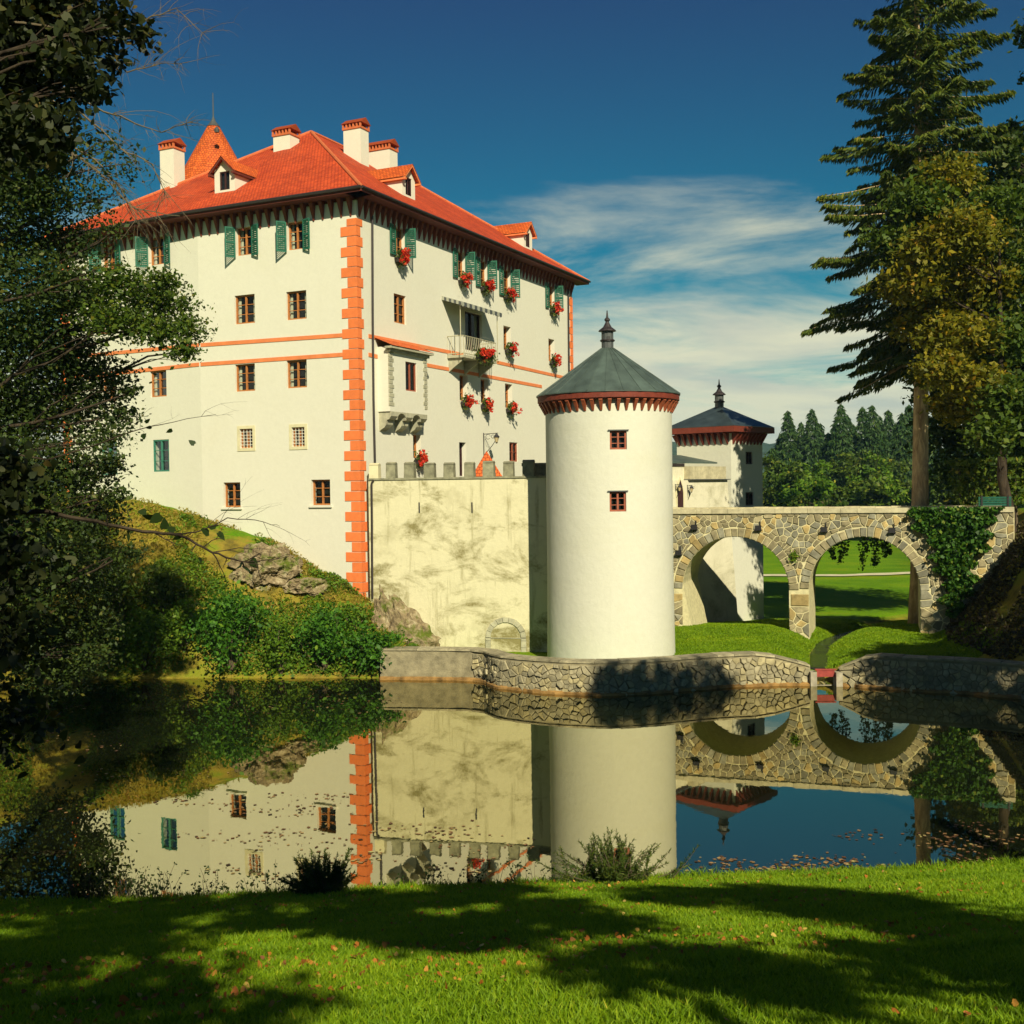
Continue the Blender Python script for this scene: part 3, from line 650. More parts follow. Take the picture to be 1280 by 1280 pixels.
def chimney(px, py_base, px_w, py_top, depth_m, label=None):
    b = roof_hit(px, py_base); d = b.y; w = px_w*d/F_PX/ (abs(DL.x)) * .9; ztop = at_depth(px, py_top, d).z
    c = MB(); hw, hd = w/2, depth_m/2
    def R(a, b2, z): v = b + DL*a + DR*b2; return Vector((v.x, v.y, z))
    zb = b.z-1.6; zc = ztop-.75
    c.hexa([R(-hw, -hd, zb), R(-hw, hd, zb), R(hw, hd, zb), R(hw, -hd, zb), R(-hw, -hd, zc), R(-hw, hd, zc), R(hw, hd, zc), R(hw, -hd, zc)])
    o = c.build('chimney', M['castle'], castle)
    k = MB(); e = .06; n = max(3, int(w/.24))
    k.hexa([R(-hw-e, -hd-e, zc), R(-hw-e, hd+e, zc), R(hw+e, hd+e, zc), R(hw+e, -hd-e, zc), R(-hw-e, -hd-e, zc+.12), R(-hw-e, hd+e, zc+.12), R(hw+e, hd+e, zc+.12), R(hw+e, -hd-e, zc+.12)])
    for i in range(n+1):                                   # brick posts between the smoke slots
        a = -hw + w*i/n
        for s in (-1, 1): k.hexa([R(a-.05, s*hd-.06, zc+.12), R(a-.05, s*hd+.06, zc+.12), R(a+.05, s*hd+.06, zc+.12), R(a+.05, s*hd-.06, zc+.12), R(a-.05, s*hd-.06, zc+.36), R(a-.05, s*hd+.06, zc+.36), R(a+.05, s*hd+.06, zc+.36), R(a+.05, s*hd-.06, zc+.36)])
    k.build('brick_cap', M['ridge'], o)
    E = .12
    r = MB(); r.prism([R(-hw-E, -hd-E, zc+.36), R(-hw-E, hd+E, zc+.36), R(-hw-E, 0, ztop)], DL*(w+2*E)); r.build('cap_roof', M['tile2'], o)
    return o
chimney(216, 232, 22, 174, 1.0); chimney(358, 184, 25, 157, 1.0); chimney(445.5, 200, 25, 149, 0.95); chimney(478, 215, 33, 176, 1.0)
def dormer(pl, px, py_base, w, hw_, parent=castle, roofext=.32):
    """gabled dormer facing out of a facade plane; (px, py_base) is the foot of its window wall on the roof"""
    b = roof_hit(px, py_base); v = b - pl.p; uc = v.dot(pl.d); o0 = v.dot(pl.n); z0 = b.z; zt = z0+hw_; zr = zt + w*.46
    def back(z):                                            # distance in until the roof reaches z
        o = o0
        while o > o0-9 and roof_z(pl.P(uc, 0, o)) < z: o -= .1
        return o
    ob = back(zr)-.3; m = MB(); h = w/2
    F0 = [pl.P(uc-h, z0-.5, o0), pl.P(uc+h, z0-.5, o0), pl.P(uc+h, zt, o0), pl.P(uc, zr-.05, o0), pl.P(uc-h, zt, o0)]
    hole = (uc-.36, uc+.36, z0+.12, z0+.12+1.05)
    wall_holes(m, Plane(pl.P(0, 0, o0), pl.d, pl.n), uc-h, uc+h, z0-.5, zt, [hole], .2)
    m.quad(F0[4], F0[2], F0[3])
    ow = back(zt)-.3
    for s in (-1, 1): m.quad(pl.P(uc+s*h, z0-.5, o0), pl.P(uc+s*h, z0-.5, ow), pl.P(uc+s*h, zt, ow), pl.P(uc+s*h, zt, o0))
    d = m.build('dormer', M['castle'], parent)
    pl2 = Plane(pl.P(0, 0, o0), pl.d, pl.n); window(pl2, hole, d, 'frame_dark', 2, 2, .1) if False else None
    g = MB(); t = .06
    u_0, u_1, za, zb = hole
    g.fbox(pl2, u_0, u_0+t, za, zb, -.14, -.04); g.fbox(pl2, u_1-t, u_1, za, zb, -.14, -.04); g.fbox(pl2, u_0+t, u_1-t, za, za+t, -.14, -.04); g.fbox(pl2, u_0+t, u_1-t, zb-t, zb, -.14, -.04); g.fbox(pl2, uc-.04, uc+.04, za+t, zb-t, -.13, -.05)
    g.build('window', M['frame_dark'], d)
    MB().quad(pl2.P(u_0, za, -.1), pl2.P(u_1, za, -.1), pl2.P(u_1, zb, -.1), pl2.P(u_0, zb, -.1)).build('pane', M['glass'], d)
    MB().quad(pl2.P(u_0, za, -.18), pl2.P(u_1, za, -.18), pl2.P(u_1, zb, -.18), pl2.P(u_0, zb, -.18)).build('room_interior', M['interior'], d)
    e = .22; sl = .46*2; ze = zt-e*sl*.9; of = o0+roofext; oe = back(ze)-.3
    uvmesh('dormer_roof', [((pl.P(uc-h-e, ze, of), pl.P(uc-h-e, ze, oe), pl.P(uc, zr+.06, ob), pl.P(uc, zr+.06, of)), pl.n), ((pl.P(uc+h+e, ze, of), pl.P(uc+h+e, ze, oe), pl.P(uc, zr+.06, ob), pl.P(uc, zr+.06, of)), pl.n)], M['tile2'], d)
    f = MB()
    for s in (-1, 1):
        a, c = pl.P(uc+s*(h+e), ze-.02, of-.03), pl.P(uc, zr+.03, of-.03)
        f.hexa([a+Vector((0, 0, -.14)), c+Vector((0, 0, -.14)), c+Vector((0, 0, -.14))-pl.n*.06, a+Vector((0, 0, -.14))-pl.n*.06, a, c, c-pl.n*.06, a-pl.n*.06])
        a2, c2 = pl.P(uc+s*(h+e*.9), ze-.05, of), pl.P(uc+s*(h+e*.9), ze-.05, oe)
        f.hexa([a2+Vector((0, 0, -.1)), c2+Vector((0, 0, -.1)), c2+Vector((0, 0, -.1))-pl.d*s*.2, a2+Vector((0, 0, -.1))-pl.d*s*.2, a2, c2, c2-pl.d*s*.2, a2-pl.d*s*.2])
    f.build('barge_board', M['soffit'] if pl is PLa else M['band'], d)
    return d
dormer(PLa, 281, 240, 1.45, 1.25); dormer(PR, 511, 247, 1.5, 1.2); dormer(PR, 660, 311, 1.5, 1.2)
def build_turret():
    c = at_depth(268, 220, 84.0); w = MB(); w.lathe((c.x, c.y), [(3.0, 16), (3.0, 30.2)], 20)
    t = w.build('turret', M['castle'], castle, False); n = 16; pz = at_depth(268, 158, 84).z; polys = []
    prof = [(3.5, 29.6), (2.35, at_depth(268, 220, 84).z), (0.42, pz)]
    for k in range(n):
        a, b = 2*math.pi*k/n, 2*math.pi*(k+1)/n
        for (r1, z1), (r2, z2) in zip(prof, prof[1:]):
            P = lambda r, w_, z: Vector((c.x+r*math.cos(w_), c.y+r*math.sin(w_), z))
            polys.append(((P(r1, a, z1), P(r1, b, z1), P(r2, b, z2), P(r2, a, z2)), (-math.sin((a+b)/2), math.cos((a+b)/2), 0)))
    uvmesh('turret_roof', polys, M['tile2'], t)
    f = MB(); f.lathe((c.x, c.y), [(.5, pz-.05), (.18, pz+.35), (.05, pz+.7), (.03, at_depth(268, 116, 84).z)], 10); f.build('finial', M['lead'], t)
    h = at_depth(271, 162, 81.6); MB().lathe((h.x, h.y), [(.16, h.z-.2), (.2, h.z), (.05, h.z+.2)], 8).build('roof_hatch', M['lead'], t)
build_turret()
def pipe(pl, pts, parent, o=.12, r=.06):
    MB().tube([pl.P(*pl.hit(x, y, o), o) if len(q) == 2 else None for q in pts for x, y in [q[:2]]], r, 8).build('drain_pipe', M['gutter'], parent)
pipe(PR, [(465.5, 270), (466, 400), (467, 500), (469, 590)], castle)
pipe(PR, [(710.5, 362), (711, 420), (711.5, 470)], castle)

# ------------------------------------------------------------------ oriel and balcony on the right wing
def build_oriel():
    o = .75; u_a = PR.hit(487, 480, o)[0]; u_b = PR.hit(533.5, 480, o)[0]; zt = PR.hit(508, 437, o)[1]; zb = PR.hit(508, 516, o)[1]
    pl = Plane(PR.P(0, 0, o), DR, NR); rc = wrect(pl, 514, 471, 14, 36); m = MB(); wall_holes(m, pl, u_a, u_b, zb, zt, [rc], .3)
    m.quad(pl.P(u_a, zb), pl.P(u_a, zt), pl.P(u_a, zt, -o), pl.P(u_a, zb, -o)); m.quad(pl.P(u_b, zb), pl.P(u_b, zt), pl.P(u_b, zt, -o), pl.P(u_b, zb, -o))
    m.quad(pl.P(u_a, zb), pl.P(u_b, zb), pl.P(u_b, zb, -o), pl.P(u_a, zb, -o)); ori = m.build('oriel', M['castle'], castle)
    g = MB(); t = .08; a, b, c, d = rc
    g.fbox(pl, a, a+t, c, d, -.2, -.08); g.fbox(pl, b-t, b, c, d, -.2, -.08); g.fbox(pl, a+t, b-t, c, c+t, -.2, -.08); g.fbox(pl, a+t, b-t, d-t, d, -.2, -.08); g.fbox(pl, (a+b)/2-.05, (a+b)/2+.05, c+t, d-t, -.19, -.09); g.build('window', M['frame_red'], ori)
    MB().quad(pl.P(a, c, -.15), pl.P(b, c, -.15), pl.P(b, d, -.15), pl.P(a, d, -.15)).build('pane', M['glass'], ori)
    MB().quad(pl.P(a, c, -.28), pl.P(b, c, -.28), pl.P(b, d, -.28), pl.P(a, d, -.28)).build('room_interior', M['interior'], ori)
    n = 13; h = (zt-zb-.4)/n
    for i in range(n):
        z = zb+.3+i*h; ln = .42 if i % 2 == 0 else .30
        MB().fbox(pl, u_a-.03, u_a+ln, z, z+h-.05, -.05, .03).build('corner_stone', M['stone'], ori)
        MB().fbox(pl, u_b-(.72-ln), u_b+.03, z, z+h-.05, -.05, .03).build('corner_stone', M['stone'], ori)
    uvmesh('oriel_roof', [((pl.P(u_a-.3, zt+.02, .38), pl.P(u_b+.3, zt+.02, .38), pl.P(u_b+.3, zt+.5, -o), pl.P(u_a-.3, zt+.5, -o)), DR)], M['tile2'], ori)
    r = MB(); r.fbox(pl, u_a-.28, u_b+.28, zt-.12, zt-.005, -.1, .33); r.fbox(pl, u_a-.12, u_b+.12, zt-.28, zt-.13, -.1, .14); r.build('oriel_cornice', M['stone'], ori)
    w = u_b-u_a
    for k in range(3):                                     # scalloped stone consoles
        u = u_a + w*(.02 + k*.40); cw = w*.17; prof = [(-o, zb), (.02, zb), (.02, zb-.25), (-.12, zb-.42), (-.26, zb-.45), (-.3, zb-.7), (-.42, zb-.86), (-.6, zb-.95), (-o, zb-1.05)]
        MB().prism([pl.P(u, z, q) for q, z in prof], DR*cw).build('console', M['stone'], ori)
    for k in range(2):
        ua = u_a + w*(.02+k*.40)+w*.17; ub = u_a + w*(.02+(k+1)*.40); pts = []
        for i in range(9):
            a_ = math.pi*i/8; pts.append(((ua+ub)/2-math.cos(a_)*(ub-ua)/2, zb-.42+math.sin(a_)*.36))
        v = MB()
        for (p, q), (p2, q2) in zip(pts, pts[1:]): v.hexa([pl.P(p, q, 0), pl.P(p2, q2, 0), pl.P(p2, q2, -o), pl.P(p, q, -o), pl.P(p, zb-.002, 0), pl.P(p2, zb-.002, 0), pl.P(p2, zb-.002, -o), pl.P(p, zb-.002, -o)])
        v.build('console_arch', M['stone'], ori)
build_oriel()
def build_balcony():
    o = 1.15; ua = PR.hit(580, 441, o)[0]; ub = PR.hit(621, 447, o)[0]; zf = PR.hit(580, 443, o)[1]; zr = PR.hit(580, 419, o)[1]
    s = MB(); s.fbox(PR, ua, ub, zf-.16, zf, 0, o); b = s.build('balcony', M['stone'], castle)
    for u in (ua+.25, (ua+ub)/2, ub-.25):
        MB().prism([PR.P(u-.09, zf-.162, 0), PR.P(u-.09, zf-.162, .95), PR.P(u-.09, zf-.35, .9), PR.P(u-.09, zf-.75, .3), PR.P(u-.09, zf-1.0, 0)], DR*.18).build('console', M['stone'], b)
    r = MB(); rr = .017
    for q in ((ua+.04, 0, ua+.04, o-.05), (ub-.04, 0, ub-.04, o-.05), (ua+.04, o-.05, ub-.04, o-.05)):
        for z in (zf+.1, zr): r.tube([PR.P(q[0], z, q[1]), PR.P(q[2], z, q[3])], .03, 6)
        ln = max(abs(q[2]-q[0]), abs(q[3]-q[1])); n = int(ln/.24)
        for i in range(n+1):
            f = i/n; u, oo = q[0]+(q[2]-q[0])*f, q[1]+(q[3]-q[1])*f
            r.tube([PR.P(u, zf, oo), PR.P(u, zr, oo)] if abs(q[3]-q[1]) > .1 else [PR.P(u, zf, oo), PR.P(u, zf+.3, oo+.09), PR.P(u, (zf+zr)/2+.15, oo+.03), PR.P(u, zr, oo)], rr, 5)
    r.build('railing', M['railing'], b)
    # striped awning on thin posts
    oa = 1.3; wa = PR.hit(576.5, 385, oa)[0]; wb = PR.hit(627, 392, oa)[0]; za = PR.hit(600, 384, oa)[1]; n = 16
    aw = MB(); bw = MB()
    for i in range(n):
        u_0, u_1 = wa+(wb-wa)*i/n, wa+(wb-wa)*(i+1)/n; m = aw if i % 2 == 0 else bw
        m.hexa([PR.P(u_0, za, oa), PR.P(u_1, za, oa), PR.P(u_1, za+.42, 0), PR.P(u_0, za+.42, 0), PR.P(u_0, za+.03, oa), PR.P(u_1, za+.03, oa), PR.P(u_1, za+.45, 0), PR.P(u_0, za+.45, 0)])
        m.prism([PR.P(u_0, za, oa+.005), PR.P(u_1, za, oa+.005), PR.P(u_1, za-.2, oa+.005), PR.P((u_0+u_1)/2, za-.27, oa+.005), PR.P(u_0, za-.2, oa+.005)], NR*.02)
    for i in range(8):
        f0, f1 = oa*i/8, oa*(i+1)/8; m = aw if i % 2 == 0 else bw
        z_0, z_1 = za+.42*(1-f0/oa), za+.42*(1-f1/oa)
        m.prism([PR.P(wa, z_0, f0), PR.P(wa, z_1, f1), PR.P(wa, z_1-.2, f1), PR.P(wa, z_0-.2, f0)], -DR*.02)
    a = aw.build('awning', M['awn'], b); bw.build('awning_stripe', M['lead'], a)
    p = MB()
    for u in (wa+.25, wb-.25): p.tube([PR.P(u, zf, o-.05), PR.P(u, za+.02, o-.05)], .03, 6)
    p.build('awning_post', M['railing'], b)
build_balcony()

# ------------------------------------------------------------------ foliage tools
def quads_from(C, U, Vv, tri=False):
    """C centres, U and Vv half axes (n,3): one folded diamond leaf each"""
    n = len(C); V = np.empty((n, 4, 3)); V[:, 0] = C-U; V[:, 1] = C+Vv; V[:, 2] = C+U; V[:, 3] = C-Vv
    return V.reshape(-1, 3), np.arange(4*n).reshape(n, 4)
def rand_unit(n, up=0.0, r=rng):
    v = r.normal(size=(n, 3)); v[:, 2] += up; return v/np.linalg.norm(v, axis=1, keepdims=True)
def leaves(C, size, r=rng, up=0.8, aspect=0.62, jit=0.4):
    C = np.asarray(C); n = len(C); nm = rand_unit(n, up, r); t = np.cross(nm, rand_unit(n, 0, r)); t /= np.linalg.norm(t, axis=1, keepdims=True)+1e-9
    b = np.cross(nm, t); s = size*(1+jit*r.normal(size=(n, 1))).clip(.4, 1.8)/2
    return quads_from(C, t*s, b*s*aspect)
def leaves6(C, size, r=rng, up=0.3, jit=0.3):
    C = np.asarray(C); n = len(C); nm = rand_unit(n, up, r); t = np.cross(nm, rand_unit(n, 0, r)); t /= np.linalg.norm(t, axis=1, keepdims=True)+1e-9; b = np.cross(nm, t)
    s = size*(1+jit*r.normal(size=(n, 1))).clip(.5, 1.7)/2; out = [(-.8, 0, .0), (-.95, .45, .1), (-.3, .78, .16), (.45, .5, .1), (1.15, 0, 0), (.45, -.5, .1), (-.3, -.78, .16), (-.95, -.45, .1)]
    V = np.stack([C+(t*a+b*c+nm*h)*s for a, c, h in out], 1); return V.reshape(-1, 3), np.arange(8*n).reshape(n, 8)
def blob(c, rx, rz, n, r=rng, shell=0.55):
    d = rand_unit(n, 0, r); q = (shell + (1-shell)*r.random((n, 1)))**1.0*(0.75+0.35*r.random((n, 1)))
    return np.array(c) + d*q*np.array([rx, rx, rz])
def limb(mb, a, b, r0_, r1_, seed, sag=0.1, k=6, n=6):
    rr = random.Random(seed); a, b = Vector(a), Vector(b); ln = (b-a).length; pts = []; rs = []
    j = Vector((rr.uniform(-1, 1), rr.uniform(-1, 1), rr.uniform(-.3, 1)))*ln*sag
    for i in range(k+1):
        f = i/k; pts.append(a.lerp(b, f) + j*math.sin(f*math.pi) + Vector((rr.uniform(-1, 1), rr.uniform(-1, 1), rr.uniform(-1, 1)))*ln*.018*(0 < i < k)); rs.append(r0_+(r1_-r0_)*f**.8)
    mb.tube(pts, rs, n); return pts
def broadleaf(name, label, cat, base, top, trunk_r, clumps, leafsize, mats, seed, group=None, density=1.0, twigs=0, bark='bark', up=0.8, spread=.20, big=False):
    """clumps: (x, y, z, radius, flatness, leaf count, material index)"""
    r = np.random.default_rng(seed); rr = random.Random(seed); t = thing(name, base, label, cat, group); mb = MB()
    base = Vector(base); top = Vector(top); tp = limb(mb, base-Vector((0, 0, .5)), top, trunk_r, trunk_r*.07, seed, .03, 9, 10)
    # root flare
    mb.lathe((base.x, base.y), [(trunk_r*1.6, base.z-.4), (trunk_r*1.15, base.z+.35), (trunk_r*.9, base.z+1.0)], 10)
    Cs = []; Mi = []; At = []
    for i, (x, y, z, rd, fl, n, mi) in enumerate(clumps):
        c = Vector((x, y, z)); h = (c-base).length
        cand = [p for p in tp[2:] if p.z < c.z-.05*h] or [tp[2]]
        a = min(cand, key=lambda p: (p-c).length + .35*abs(c.z-p.z)); br = min(trunk_r*.10 + .007*(c-a).length, .11)
        lp = limb(mb, a, c, br, br*.22, seed*91+i, .10, 6, 5)
        for k in range(4):                                  # side twigs into the clump
            q = c + Vector(rand_unit(1, 0.2, r)[0])*rd*.8; limb(mb, lp[rr.randint(3, 6)], q, br*.3, br*.08, seed*7+i*5+k, .15, 4, 4)
        n = int(n*density); nsub = max(3, int(n/45)); sub = blob(c, rd, rd*fl, nsub, r, .35)
        pick = r.integers(0, nsub, n); pos = sub[pick] + r.normal(size=(n, 3))*np.array([1, 1, .7])*rd*spread
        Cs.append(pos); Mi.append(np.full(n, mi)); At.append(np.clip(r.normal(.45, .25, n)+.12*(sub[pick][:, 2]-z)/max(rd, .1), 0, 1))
    mb.build('trunk', M[bark], t, True)
    C = np.concatenate(Cs); V, Fq = leaves6(C, leafsize, r, up) if big else leaves(C, leafsize, r, up)
    mk('crown', V, Fq, [M[m] for m in mats], t, False, np.concatenate(At), np.concatenate(Mi))
    return t
def spruce(name, label, base, height, radius, bare, seed, n_whorl, per, spray_n, spray, mat, group=None, trunk_r=None, profile=None, lean=0.0, bark='sprucebark', sides=8):
    r = np.random.default_rng(seed); base = Vector(base); trunk_r = trunk_r or height*.012
    t = thing(name, base, label, 'tree', group); mb = MB(); k = 14; pts = []; rs = []
    for i in range(k+1):
        f = i/k; pts.append(base + Vector((lean*f + .1*math.sin(f*7+seed), .1*math.cos(f*5+seed), -0.5+(height+.5)*f))); rs.append(trunk_r*(1.25 if i == 0 else 1)*(1-f*.93))
    mb.tube(pts, rs, sides)
    C = []; U = []; Vv = []; At = []
    for w in range(n_whorl):
        f = bare + (1-bare)*(w+r.random()*.6)/n_whorl; z = height*f; cx = lean*f
        g = (f-bare)/(1-bare); R = radius*(profile(g) if profile else (1-g)**.8*min(1, .55+g*3))
        a0 = r.random()*6.28
        for b in range(per):
            if r.random() < .10: continue
            ang = a0 + 6.283*b/per + r.normal()*.25; ln = R*(.45+.7*r.random())+.15; rise = (.18*(g-.35)+r.normal()*.06)*ln; droop = ln*(.30-.25*g)
            d = np.array([math.cos(ang), math.sin(ang), 0.]); p0 = np.array([base.x+cx, base.y, base.z+z]); m = 7
            bp = [p0 + d*ln*s + np.array([0, 0, rise*s*2 - droop*(s**1.3) + .22*droop*max(0, s-.7)*3]) for s in np.linspace(0, 1, m)]
            if ln > .8: mb.tube([Vector(q) for q in bp], [max(.012, trunk_r*.13*(1-g*.7))*(1-.8*s) for s in np.linspace(0, 1, m)], 4, False)
            ns = max(4, int(spray_n*ln/radius)); s = np.sqrt(r.random(ns))*.95+.05; idx = np.clip((s*(m-1)).astype(int), 0, m-2); fr = s*(m-1)-idx; bpa = np.array(bp)
            pos = bpa[idx]*(1-fr[:, None]) + bpa[idx+1]*fr[:, None]; side = np.array([-d[1], d[0], 0]); sg = np.where(r.random(ns) < .5, -1, 1)
            out = r.random(ns)*spray*1.7*(1.12-s)*min(2.4, .5+ln*.35)
            pos = pos + side*(sg*out)[:, None]; pos[:, 2] -= out*.35 + r.random(ns)*spray*.4
            ax = d*(.55) + side*(sg*.75)[:, None] + np.array([0, 0, -.8])*(.3+r.random((ns, 1))*1.5); ax /= np.linalg.norm(ax, axis=1, keepdims=True)
            wv = np.cross(ax, rand_unit(ns, .6, r)); wv /= np.linalg.norm(wv, axis=1, keepdims=True)+1e-9
            L_ = spray*(.6+.7*r.random((ns, 1)))*.5; C.append(pos); U.append(ax*L_); Vv.append(wv*L_*.24); At.append(np.clip(r.normal(.42, .22, ns)+.25*(s-.6), 0, 1))
    mb.build('trunk', M[bark], t, True)
    V, Fq = quads_from(np.concatenate(C), np.concatenate(U), np.concatenate(Vv)); mk('crown', V, Fq, M[mat], t, False, np.concatenate(At)); return t

# ------------------------------------------------------------------ flowers under the windows
def flower_box(px, py, o, wpx, label, pl0=PR, shift=0.0):
    pl = Plane(pl0.P(0, 0, shift), pl0.d, pl0.n)
    u, z = pl.hit(px, py, o); d = pl.P(u, z, o).y; w = wpx*d/F_PX; base = pl.P(u, z-.3, 0.02)
    t = thing('flower_box', base, label, 'flowers', 'red geraniums hanging below the castle windows'); k = MB(); hw = max(.34, w*.55)
    k.hexa([pl.P(u-hw*.9, z-.32, .06), pl.P(u+hw*.9, z-.32, .06), pl.P(u+hw*.9, z-.32, .30), pl.P(u-hw*.9, z-.32, .30), pl.P(u-hw, z-.08, .03), pl.P(u+hw, z-.08, .03), pl.P(u+hw, z-.08, .34), pl.P(u-hw, z-.08, .34)])
    k.build('planter', M['gutter'], t)
    c = pl.P(u, z-.02, .28); n = int(560*max(1, w/.6)); g = np.array(c) + rng.normal(size=(n, 1))*np.array(pl.d)*hw*.50 + rng.normal(size=(n, 1))*np.array(pl.n)*.12 + rng.normal(size=(n, 1))*np.array([0, 0, .17])
    g[:, 2] -= np.abs(rng.normal(size=n))*.18*(rng.random(n) < .3)
    V, Fq = leaves(g, .11, rng, .5, .9); mk('foliage', V, Fq, M['flower_leaf'], t, False, rng.random(n))
    n2 = int(620*max(1, w/.6)); heads = np.array(c) + rng.normal(size=(26, 1))*np.array(pl.d)*hw*.48 + np.abs(rng.normal(size=(26, 1)))*np.array(pl.n)*.16 + rng.normal(size=(26, 1))*np.array([0, 0, .17]) + np.array(pl.n)*.09
    f = heads[rng.integers(0, 26, n2)] + rng.normal(size=(n2, 3))*.055; V, Fq = leaves(f, .095, rng, .3, .95); mk('blossoms', V, Fq, M['flower'], t, False, rng.random(n2))
FB = [(501, 321, 17, 'red geraniums at the top floor shuttered window nearest the orange corner stones'),
      (579, 349, 13, 'red geraniums at the first of three close shuttered windows above the balcony'),
      (606.5, 358, 13, 'red geraniums at the middle of three close shuttered windows above the balcony'),
      (635, 368, 14, 'red geraniums at the last of three close shuttered windows above the balcony'),
      (692, 386, 12, 'red geraniums at the lone shuttered top window by the far corner of the castle'),
      (636.5, 435.5, 11, 'red geraniums below the narrow window just beside the awning balcony'),
      (692, 450, 11, 'red geraniums below the narrow middle floor window near the far castle corner'),
      (582, 501, 12, 'red geraniums on the first small window under the balcony, on the oriel side'),
      (607, 505, 13, 'red geraniums directly below the balcony in its shadow'),
      (638, 509.5, 12, 'red geraniums on the window under the balcony towards the round tower'),
      (524.5, 573, 14, 'red geraniums low on the castle wall under the oriel, above the battlements')]
for px, py, w, lb in FB: flower_box(px, py, .2, w, lb)
flower_box(606, 443, .2, 36, 'broad mass of red geraniums spilling over the balcony railing', PR, 1.12)

# ------------------------------------------------------------------ lantern on the castle wall
def wall_lantern(pl, px, py, s, label, reach=.9):
    u, z = pl.hit(px, py, 0); t = thing('wall_lantern', pl.P(u, z, 0), label, 'lantern', None); P = pl.P; m = MB()
    m.tube([P(u, z-1.0*s, .04), P(u, z+.5*s, .04)], .03*s, 6)
    arc = [P(u+.02*s, z-.9*s+i*.17*s, .04+reach*s*math.sin(i/8*1.57)) for i in range(9)]; m.tube(arc, .022*s, 5); m.tube([P(u, z+.42*s, .04), P(u, z+.46*s, reach*s+.1*s)], .022*s, 5)
    for c_, rr in ((.35, .16), (.7, .11)): m.tube([P(u, z+.25*s+rr*s*math.sin(a), c_*s+rr*s*math.cos(a)) for a in np.linspace(0, 5.6, 12)], .016*s, 4)
    m.build('bracket', M['iron'], t); c = P(u, z, reach*s); l = MB()
    l.lathe((c.x, c.y), [(.07*s, z-.12*s), (.17*s, z+.2*s)], 6); l.build('lamp_glass', M['lampglass'], t)
    h = MB(); h.lathe((c.x, c.y), [(.22*s, z+.2*s), (.12*s, z+.32*s), (.03*s, z+.46*s)], 6); h.lathe((c.x, c.y), [(.04*s, z-.2*s), (.08*s, z-.12*s)], 6); h.build('lamp_cap', M['iron'], t)
wall_lantern(PR, 604, 551, 1.0, 'black scrolled iron lantern on the castle wall above the battlements', .95)

# ------------------------------------------------------------------ curtain wall with battlements
CWa = at_depth(462, 700, 60.35); CWb = at_depth(688, 700, 58.5)
cwd = Vector((CWb.x-CWa.x, CWb.y-CWa.y, 0)).normalized(); cwn = Vector((cwd.y, -cwd.x, 0)); PC = Plane(CWa, cwd, cwn); CWL = (Vector((CWb.x, CWb.y, 0))-Vector((CWa.x, CWa.y, 0))).length
def build_curtain():
    cw = thing('curtain_wall', (CWa.x+3, CWa.y-.3, .5), 'stained cream wall with grey battlements joining the castle to the round tower', 'wall')
    zt = PC.hit(560, 599)[1]; m = MB(); m.fbox(PC, 0, CWL+1.2, -.6, zt, -.9, 0); m.build('wall', M['curtain'], cw)
    c = MB(); c.fbox(PC, 0.0, CWL+1.2, zt+.002, zt+.10, -.95, .06); c.build('coping', M['merlon'], cw)
    for px in (467, 488, 511, 536, 560.5, 586, 610, 635, 660):
        u, _ = PC.hit(px, 590); hh = .72+random.uniform(-.05, .06); w = .27+random.uniform(-.02, .03); q = MB()
        q.hexa([PC.P(u-w, zt+.102, .02), PC.P(u+w, zt+.102, .02), PC.P(u+w, zt+.102, -.5), PC.P(u-w, zt+.102, -.5), PC.P(u-w*.95, zt+.10+hh, .0), PC.P(u+w*.95, zt+.10+hh, .0), PC.P(u+w*.95, zt+.10+hh, -.48), PC.P(u-w*.95, zt+.10+hh, -.48)])
        q.prism([PC.P(u-w*1.0, zt+.10+hh, .03), PC.P(u-w*1.0, zt+.10+hh, -.51), PC.P(u-w*1.0, zt+.2+hh, -.24)], cwd*w*2.0); q.build('merlon', M['merlon'] if px > 470 else M['gatestone'], cw)
    # walled-up round arched doorway in dressed stone
    uc, zc = PC.hit(632.5, 797); R0, R1 = .80, 1.06; n = 9; zf = gz(PC.P(uc, 0).x, PC.P(uc, 0).y-.1)-.1
    for i in range(n):
        a0, a1 = math.pi*(i+.04)/n, math.pi*(i+.96)/n; q = []
        for a, R_ in ((a0, R0), (a1, R0), (a1, R1), (a0, R1)): q.append(PC.P(uc+R_*math.cos(a), zc+R_*math.sin(a), -.05))
        MB().prism(q, cwn*.12).build('arch_stone', M['stone'], cw)
    for s in (-1, 1):
        z = zf
        while z < zc-.1:
            z2 = min(z+.34, zc-.01); MB().fbox(PC, uc+s*(R0+R1)/2-.13, uc+s*(R0+R1)/2+.13, z, z2-.015, -.05, .07).build('jamb_stone', M['stone'], cw); z = z2
    MB().fbox(PC, uc-R0, uc+R0, zc-.04, zc, .0, .03).build('blocked_panel_joint', M['stone'], cw)
    pipe(PC, [(467, 600), (464.5, 604), (465, 650), (465.5, 747)], cw, .1, .055)
    for px in (524, 590): u, z = PC.hit(px, 634); MB().fbox(PC, u-.035, u+.035, z-.3, z+.25, -.02, .012).build('wall_slit', M['iron'], cw)
    # end block and slab behind the battlements by the tower
    u, z = PC.hit(655, 577); s = MB(); s.fbox(PC, u-.2, CWL+1.2, zt+.102, zt+.62, -2.4, -1.0); s.fbox(PC, u-.3, CWL+1.2, zt+.622, zt+.78, -2.5, -.9); s.build('parapet_block', M['merlon'], cw)
build_curtain()
